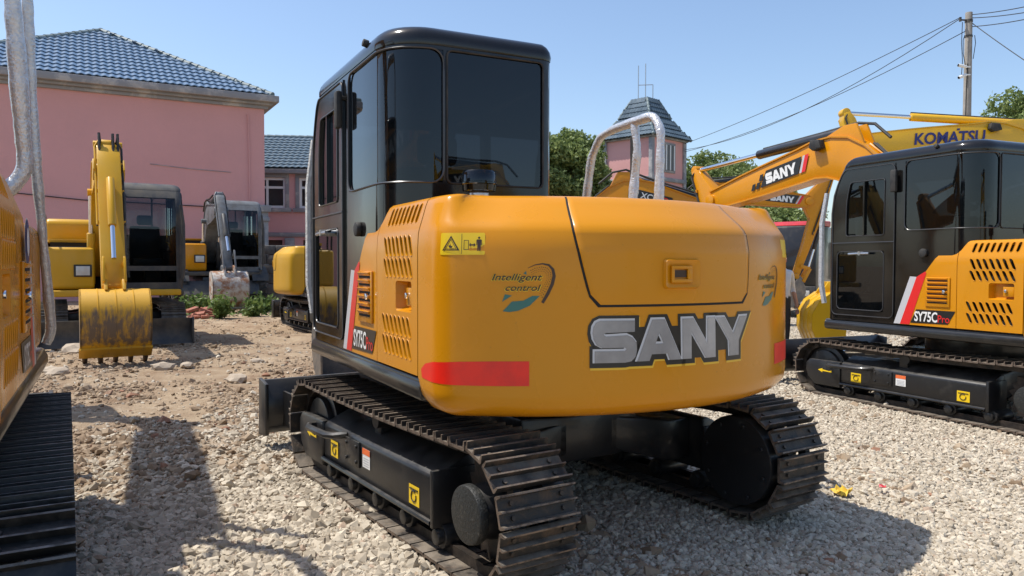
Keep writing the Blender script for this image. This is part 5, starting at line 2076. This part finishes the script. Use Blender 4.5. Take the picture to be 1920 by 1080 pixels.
def leaves_mesh(name, centres, normals_out, size, m, rng):
    n = len(centres)
    a = rng.normal(0, 1, (n, 3)) + normals_out * .9
    a /= np.linalg.norm(a, axis=1)[:, None]
    t = np.cross(a, rng.normal(0, 1, (n, 3)))
    t /= np.linalg.norm(t, axis=1)[:, None]
    b = np.cross(a, t)
    s = (size * rng.uniform(.6, 1.35, n))[:, None]
    V = np.stack([centres - t * s, centres + b * s * .55 + a * s * .12, centres + t * s, centres - b * s * .55 + a * s * .12], 1).reshape(-1, 3)
    me = bpy.data.meshes.new(name)
    me.from_pydata(V.tolist(), [], (np.arange(n)[:, None] * 4 + np.arange(4)[None]).tolist())
    me.materials.append(m)
    return me


def tree(x, y, h, rx, label, seed, z=None, trunk=.35, leaf=.15, count=18000):
    rng = np.random.default_rng(seed)
    z = ground_z(x, y) if z is None else z
    root = empty('tree', (x, y, z), 0, label, 'tree', 'trees behind the yard')
    b = MB()
    cz = h * .62
    top = Vector((rng.normal(0, .2), rng.normal(0, .2), h * .85))
    b.tube([(0, 0, -.3), (0.05, 0, h * .2), (.1, .05, h * .45), tuple(top)], [.02 * h + .06, .017 * h + .04, .012 * h + .03, .02], 8)
    clumps = []
    nc = 70
    for k in range(nc):
        d = rng.normal(0, 1, 3)
        d /= np.linalg.norm(d)
        q = rng.uniform(.45, 1.0) ** .6
        p = np.array([d[0] * rx * q, d[1] * rx * q, cz + d[2] * h * .36 * q])
        clumps.append((p, rng.uniform(.15, .27) * rx + .2))
        if k % 3 == 0:
            b.tube([(0.05, 0, h * (.2 + .25 * rng.random())), tuple(p * np.array([.5, .5, .9])), tuple(p)], [.06 + .006 * h, .04, .015], 6)
    b.build('trunk', M['bark'], root)
    per = count // nc
    cs, ns = [], []
    for p, r in clumps:
        d = rng.normal(0, 1, (per, 3))
        d /= np.linalg.norm(d, axis=1)[:, None]
        rad = r * rng.uniform(.35, 1.0, (per, 1)) ** .5
        rad *= 1 + .25 * np.sin(d[:, :1] * 5 + p[0]) * np.sin(d[:, 1:2] * 4 + p[1])
        cs.append(p + d * rad * np.array([1, 1, .75]))
        ns.append(d)
    link('crown', leaves_mesh('crown', np.concatenate(cs), np.concatenate(ns), leaf, M['leaf'], rng), root)
    return root


def px(u, Y):
    return (u - 960) / 1442 * Y


tree(px(1046, 44), 44, 9.3, 3.0, 'broad green tree between the black cab and the pink tower', 11, leaf=.135, count=30000)
tree(px(1020, 49), 49, 9.2, 3.6, 'green tree half hidden behind the black cab edge', 12)
tree(px(1112, 62), 62, 11.6, 3.4, 'green tree standing behind the left side of the tower', 13)
tree(px(1338, 60), 60, 10.4, 3.6, 'rounded green tree just right of the pink tower', 14, leaf=.135, count=24000)
tree(px(1395, 55), 55, 8.6, 3.3, 'lower green tree farther right of the tower', 15)
tree(px(1455, 50), 50, 5.8, 3.0, 'low green tree behind the orange booms', 16)
tree(px(1948, 40), 40, 10.8, 3.7, 'light green tree at the right edge behind the yellow boom', 17, leaf=.12, count=26000)


def weed(x, y, h, label, seed, n=420, r=None):
    rng = np.random.default_rng(seed)
    r = r or h * .7
    root = empty('weed', (x, y, ground_z(x, y)), 0, label, 'plant', 'weeds along the house wall')
    b = MB()
    cs, ns = [], []
    for k in range(14):
        a = rng.uniform(0, 2 * PI)
        q = np.array([math.cos(a), math.sin(a), 0]) * r * rng.uniform(.1, 1)
        tip = q + np.array([0, 0, h * rng.uniform(.55, 1.0)])
        mid = q * .6 + np.array([0, 0, h * .4])
        b.tube([(q[0] * .3, q[1] * .3, 0), tuple(mid), tuple(tip)], [.012, .009, .005], 4)
        m_ = n // 14
        t = rng.uniform(.15, 1.05, (m_, 1))
        base = (1 - t) * q * .3 + t * tip
        off = rng.normal(0, .09 * h + .02, (m_, 3))
        cs.append(base + off)
        ns.append(off + np.array([0, 0, .05]))
    b.build('stem', M['weed'], root)
    link('foliage', leaves_mesh('foliage', np.concatenate(cs), np.concatenate(ns), .05 + .03 * h, M['weed'], rng), root)


for k, (u, Y, h, lab) in enumerate(((364, 20.0, .5, 'leafy weed clump beside the yellow machine track'), (388, 21.0, .45, 'low weed clump left of the dirty white bucket'),
                                    (408, 19.0, .55, 'tall weed touching the left side of the dirty bucket'), (476, 19.6, .5, 'leafy weed clump right of the dirty white bucket'),
                                    (492, 21.5, .5, 'small weed below the grey wheeled machine tyres'))):
    weed(px(u, Y), Y, h, lab, 30 + k)
# sparse short grass along the foot of the house
gr = np.random.default_rng(5)
cs = np.stack([gr.uniform(-9.5, -3.2, 900), gr.uniform(19.5, 24.5, 900), np.zeros(900)], -1)
cs[:, 2] = [ground_z(a, c) + .05 for a, c in cs[:, :2]]
o = link('grass', leaves_mesh('grass', cs, np.tile([0, 0, 0.0], (900, 1)), .07, M['weed'], gr))
o['kind'] = 'stuff'
o['label'] = 'sparse short grass at the foot of the house'

# bricks in a loose heap
M['brick'] = mat('red_brick', (.30, .095, .055), .85, c2=(.40, .20, .14), scale=5, bump=.3, bscale=30)
bm_ = MB().box(-.12, .12, -.058, .058, 0, .055).mesh('brick', M['brick'], .006)
rb = random.Random(4)
for k in range(16):
    x, y = px(rb.uniform(362, 402), 19.2) , 19.2 + rb.uniform(-.35, .5)
    o = link('brick', bm_, None, rb.uniform(0, 3), (x, y, ground_z(x, y) + (0 if k < 10 else .06 + .05 * (k % 3))))
    o.rotation_euler = (rb.uniform(-.4, .4), rb.uniform(-.5, .5), rb.uniform(0, 3))
    o.scale = (1.3, 1.3, 1.3)
    tag(o, 'red brick in the heap beside the dirty bucket', 'brick', 'heap of red bricks')
# low stone wall behind the grey machine
M['block'] = mat('grey_block', (.17, .16, .15), .9, c2=(.10, .095, .09), scale=4, bump=.4, bscale=15)
root = empty('block_wall', (px(478, 26.5), 26.5, ground_z(-8.8, 26.5)), 0, 'low grey block wall behind the wheeled excavator', 'wall')
for j in range(6):
    for k in range(5):
        MB().box(-1.4 + k * .62 + (j % 2) * .3, -1.4 + k * .62 + .60 + (j % 2) * .3, -.15, .15, j * .33, j * .33 + .315).build('block', M['block'], root, .02)


# ================================================================ utility pole, wires, cameras
def pole():
    Y = 30.0
    x = px(1807, Y)
    z0 = ground_z(x, Y)
    zt = 1.435 + (497 - 27) / 1442 * Y
    M['concrete'] = mat('weathered_concrete', (.33, .30, .26), .85, c2=(.22, .20, .175), scale=1.2, detail=8, bump=.3, bscale=10)
    root = empty('utility_pole', (x, Y, z0), 0, 'round concrete utility pole carrying wires and two security cameras', 'pole')
    H = zt - z0
    MB().cyl((0, 0, -.5), (0, 0, H), .19, .125, n=20).build('shaft', M['concrete'], root, .01)
    MB().cyl((0, 0, H - .38), (0, 0, H - .28), .142, n=18).build('band', M['dark_grey'], root)
    MB().cyl((0, 0, H - .95), (0, 0, H - .88), .146, n=18).build('band', M['dark_grey'], root)
    MB().bar((-.36, -.05, H - .30), (.1, -.05, H - .32), .05, .05).cyl((-.36, -.05, H - .36), (-.36, -.05, H - .20), .05, n=8).build('bracket', M['dark_grey'], root)
    MB().tube([(-.12, -.16, 0), (-.15, -.17, H - 4), (-.14, -.17, H - 3), (-.10, -.15, H - 2)], .02, 6).build('cable_drop', M['rubber'], root)
    for pts in ([(-.30, -.1, H - .4), (-.32, -.1, H - 1.2), (-.27, -.1, H - 1.9), (-.30, -.1, H - 2.45)], [(-.2, -.1, H - .9), (-.26, -.1, H - 1.1), (-.25, -.1, H - 1.6), (-.12, -.1, H - 2.2)], [(.18, -.1, H - .9), (.22, -.1, H - 1.2), (.14, -.1, H - 1.8)]):
        MB().tube(pts, .014, 5).build('loose_wire', M['rubber'], root)
    zc = 1.435 + (497 - 135) / 1442 * Y
    for dz, ang, lab in ((.12, R(8), 'white security camera on the pole, upper of two'), (-.18, R(-22), 'white security camera on the pole, lower of two')):
        cr = empty('security_camera', (x - .14, Y - .16, zc + dz), 0, lab, 'camera', 'security cameras on the pole')
        MB().bar((.14, 0, 0), (-.05, 0, 0), .05, .05).build('bracket', M['white'], cr)
        d = Vector((-math.cos(ang), -.2, math.sin(ang)))
        MB().cyl((-.02, 0, 0), tuple(Vector((-.02, 0, 0)) + d * .34), .062, n=12).build('housing', M['white'], cr, .008)
        MB().cyl(tuple(Vector((-.02, 0, 0)) + d * .335), tuple(Vector((-.02, 0, 0)) + d * .35), .05, n=12).build('lens', M['dark'], cr)
    T = lambda u, v, D: Vector((px(u, D), D, 1.435 + (498 - v) / 1442 * D))
    wires = [((1790, 38, 30), (1280, 272, 52), .25, 'upper overhead wire running from pole down to the tower'),
             ((1790, 40, 30), (1280, 283, 52), .9, 'middle overhead wire sagging from pole to the tower'),
             ((1802, 62, 30), (1280, 287, 52), .5, 'lower overhead wire running from pole down to the tower'),
             ((1812, 32, 30), (1990, -2, 24), .08, 'topmost wire leaving the pole to the right'),
             ((1814, 38, 30), (1990, 12, 24), .08, 'second wire leaving the pole to the right'),
             ((1814, 54, 30), (1990, 22, 24), .08, 'third wire leaving the pole to the right'),
             ((1814, 48, 30), (1990, 165, 24), .05, 'steep stay wire dropping from the pole to the right')]
    for (a, c, sag, lab) in wires:
        p, q = T(*a), T(*c)
        pts = [p.lerp(q, t / 16) - Vector((0, 0, sag * 4 * (t / 16) * (1 - t / 16))) for t in range(17)]
        tag(MB().tube(pts, .016, 5).build('overhead_wire', M['rubber']), lab, 'wire', 'overhead wires at the pole')


pole()


# ================================================================ person, truck, litter
def person():
    x, y = px(1464, 12.2), 12.2
    root = empty('person', (x, y, ground_z(x, y)), R(200), 'person in white shirt and dark trousers standing behind the big orange tail', 'person')
    M['skin'] = mat('skin', (.42, .24, .165), .55)
    M['shirt'] = mat('white_shirt', (.62, .65, .70), .8, c2=(.52, .56, .62), scale=6)
    M['trousers'] = mat('dark_trousers', (.03, .032, .04), .85)
    M['hair'] = mat('black_hair', (.012, .01, .009), .5)
    J = {'pel': (0, 0, .95), 'wai': (0, 0, 1.10), 'che': (0, .01, 1.32), 'nec': (0, 0, 1.50), 'hea': (0, .015, 1.60), 'crn': (0, .01, 1.70)}
    V, E, Rr = [], [], []

    def chain(pts, start=None):
        prev = start
        for p, r in pts:
            V.append(p)
            Rr.append(r)
            if prev is not None:
                E.append((prev, len(V) - 1))
            prev = len(V) - 1
        return prev
    chain([(J['pel'], .145), (J['wai'], .135), (J['che'], .15), ((0, 0, 1.43), .10), (J['nec'], .058), ((0, .02, 1.565), .085), ((0, .015, 1.655), .088), ((0, 0, 1.70), .05)])
    for s in (-1, 1):
        chain([((s * .10, 0, .88), .098), ((s * .11, .02, .50), .064), ((s * .11, -.01, .12), .045), ((s * .115, .04, .05), .045), ((s * .12, .17, .035), .035)], 0)
        chain([((s * .19, 0, 1.40), .062), ((s * .25, -.02, 1.13), .046), ((s * .26, .06, .90), .034), ((s * .255, .085, .82), .036)], 2)
    me = bpy.data.meshes.new('body')
    me.from_pydata(V, E, [])
    o = link('body', me, root)
    sk = o.modifiers.new('skin', 'SKIN')
    for i, r in enumerate(Rr):
        me.skin_vertices[0].data[i].radius = (r, r * .82)
    me.skin_vertices[0].data[0].use_root = True
    o.modifiers.new('sub', 'SUBSURF').levels = 2
    o.modifiers['sub'].render_levels = 2
    dg = bpy.context.evaluated_depsgraph_get()
    ev = o.evaluated_get(dg)
    bm2 = bpy.data.meshes.new_from_object(ev)
    o.modifiers.clear()
    o.data = bm2
    for mm in (M['skin'], M['shirt'], M['trousers'], M['rubber']):
        bm2.materials.append(mm)
    for p in bm2.polygons:
        z = p.center.z
        ax_ = abs(p.center.x)
        p.material_index = 3 if z < .09 else 2 if (z < 1.0 and ax_ < .21) else 1 if (z < 1.46 and not (ax_ > .2 and z < 1.08)) else 0
        p.use_smooth = True
    # face, ears, hair, fingers
    MB().tube([(0, .10, 1.635), (0, .118, 1.60), (0, .10, 1.592)], [.010, .016, .012], 6).build('nose', M['skin'], o)
    for s in (-1, 1):
        MB().cyl((s * .032, .088, 1.638), (s * .032, .10, 1.638), .010, n=8).build('eye', M['hair'], o)
        MB().tube([(s * .086, .01, 1.65), (s * .098, 0, 1.63), (s * .088, .01, 1.59)], [.010, .014, .009], 6).build('ear', M['skin'], o)
        for k in range(4):
            yy = .06 + k * .02
            MB().tube([(s * .255, yy, .80), (s * .252, yy + .01, .755), (s * .242, yy + .012, .72 + abs(k - 1.5) * .01)], [.010, .009, .007], 6).build('finger', M['skin'], o)
        MB().tube([(s * .245, .105, .82), (s * .235, .125, .785), (s * .23, .13, .755)], [.011, .010, .008], 6).build('thumb', M['skin'], o)
    MB().tube([(-.025, .097, 1.568), (0, .103, 1.566), (.025, .097, 1.568)], .005, 5).build('mouth', M['red_stripe'], o)
    v, f = ico(3)
    hv = [(a * .098, c * .108 - .012, d * .10 + 1.66) for a, c, d in v]
    hf = [tuple(int(i) for i in q) for q in f if not (np.mean([v[i][1] for i in q]) > .35 and np.mean([v[i][2] for i in q]) < .55) and np.mean([v[i][2] for i in q]) > -.45]
    MB().add(hv, hf).build('hair', M['hair'], o, fix=False)


person()


def truck():
    x, y = px(1476, 24.0), 24.0
    root = empty('truck', (x, y, ground_z(x, y)), R(-35), 'dark truck with a red top behind the orange arm', 'truck')
    M['truck_red'] = mat('red_truck_paint', (.55, .03, .03), .4, c2=(.42, .03, .03), scale=3)
    MB().prism([(-1.0, .75), (1.0, .75), (1.0, 1.65), (.78, 2.75), (-1.0, 2.75)], -1.1, 1.1, lambda u, v, w: (w, -u, v)).build('cab', M['black_sill'], root, .06)
    MB().prism([(-1.0, 2.76), (.75, 2.76), (.40, 2.90), (-1.0, 2.95)], -1.05, 1.05, lambda u, v, w: (w, -u, v)).build('roof_deflector', M['truck_red'], root, .04)
    MB().box(-1.0, 1.0, -.81, -.80, 1.75, 2.6).build('windscreen', M['glass'], root)
    MB().box(-1.1, 1.1, 1.1, 6.0, .85, 1.1).build('chassis', M['dark_grey'], root, .03)
    MB().box(-1.15, 1.15, 1.2, 6.0, 1.1, 2.3).build('cargo_bed', M['dark_grey'], root, .03)
    MB().box(-1.12, 1.12, -1.12, -.98, .5, .95).build('bumper', M['dark_grey'], root, .03)
    for sx in (-1, 1):
        for yy in (.0, 4.6):
            w = MB().cyl((sx * .85, yy, .5), (sx * 1.12, yy, .5), .5, n=28).build('wheel', M['rubber'], root, .04)
            MB().cyl((sx * 1.0, yy, .5), (sx * 1.14, yy, .5), .27, n=20).build('rim', M['steel'], w, .02)
        MB().box(sx * .8 - .15, sx * .8 + .15, -1.135, -1.12, .65, .82).build('headlight', M['lens'], root, .01)


truck()

# litter and rocks
M['paper'] = mat('yellow_paper', (.80, .55, .06), .7, c2=(.62, .40, .05), scale=20)
M['red_scrap'] = mat('red_scrap', (.65, .06, .07), .5)
b = MB()
rng = np.random.default_rng(21)
rows = [[(i * .020 + rng.normal(0, .006), j * .018 + rng.normal(0, .006), .030 + .018 * math.sin(i * 2.3 + j * 1.4) + rng.normal(0, .012)) for i in range(7)] for j in range(6)]
b.grid(rows)
tag(b.build('crumpled_paper', M['paper'], None, smooth=0, fix=False, rz=.5, loc=(2.08, 4.80, ground_z(2.1, 4.8))), 'crumpled yellow paper on the gravel beside the track', 'litter')
b = MB()
b.grid([[(i * .02, j * .02, .04 + .012 * math.sin(i * 2 + j * 3)) for i in range(3)] for j in range(3)])
tag(b.build('plastic_scrap', M['red_scrap'], None, smooth=0, fix=False, rz=1.2, loc=(2.42, 4.93, ground_z(2.4, 4.9))), 'tiny red plastic scrap on the gravel', 'litter')
for k, (x, y, r, lab) in enumerate(((-3.25, 9.05, .13, 'flat pale rock on the dirt ahead of the blade'), (-4.55, 10.0, .12, 'grey brown rock right of the worn bucket teeth'), (-4.35, 10.25, .09, 'small rock beside the larger one by the bucket'),
                                    (-5.75, 9.55, .10, 'pale rock left of the worn bucket teeth'), (-5.55, 9.35, .12, 'flat stone below the worn bucket teeth'), (-6.55, 11.5, .20, 'white boulder between blade and worn bucket'),
                                    (-3.6, 10.8, .08, 'reddish clod in the sunlit dirt strip'), (-3.0, 12.6, .07, 'small clod near the shadow of the yellow machine'))):
    rock(x, y, r, lab, 50 + k)
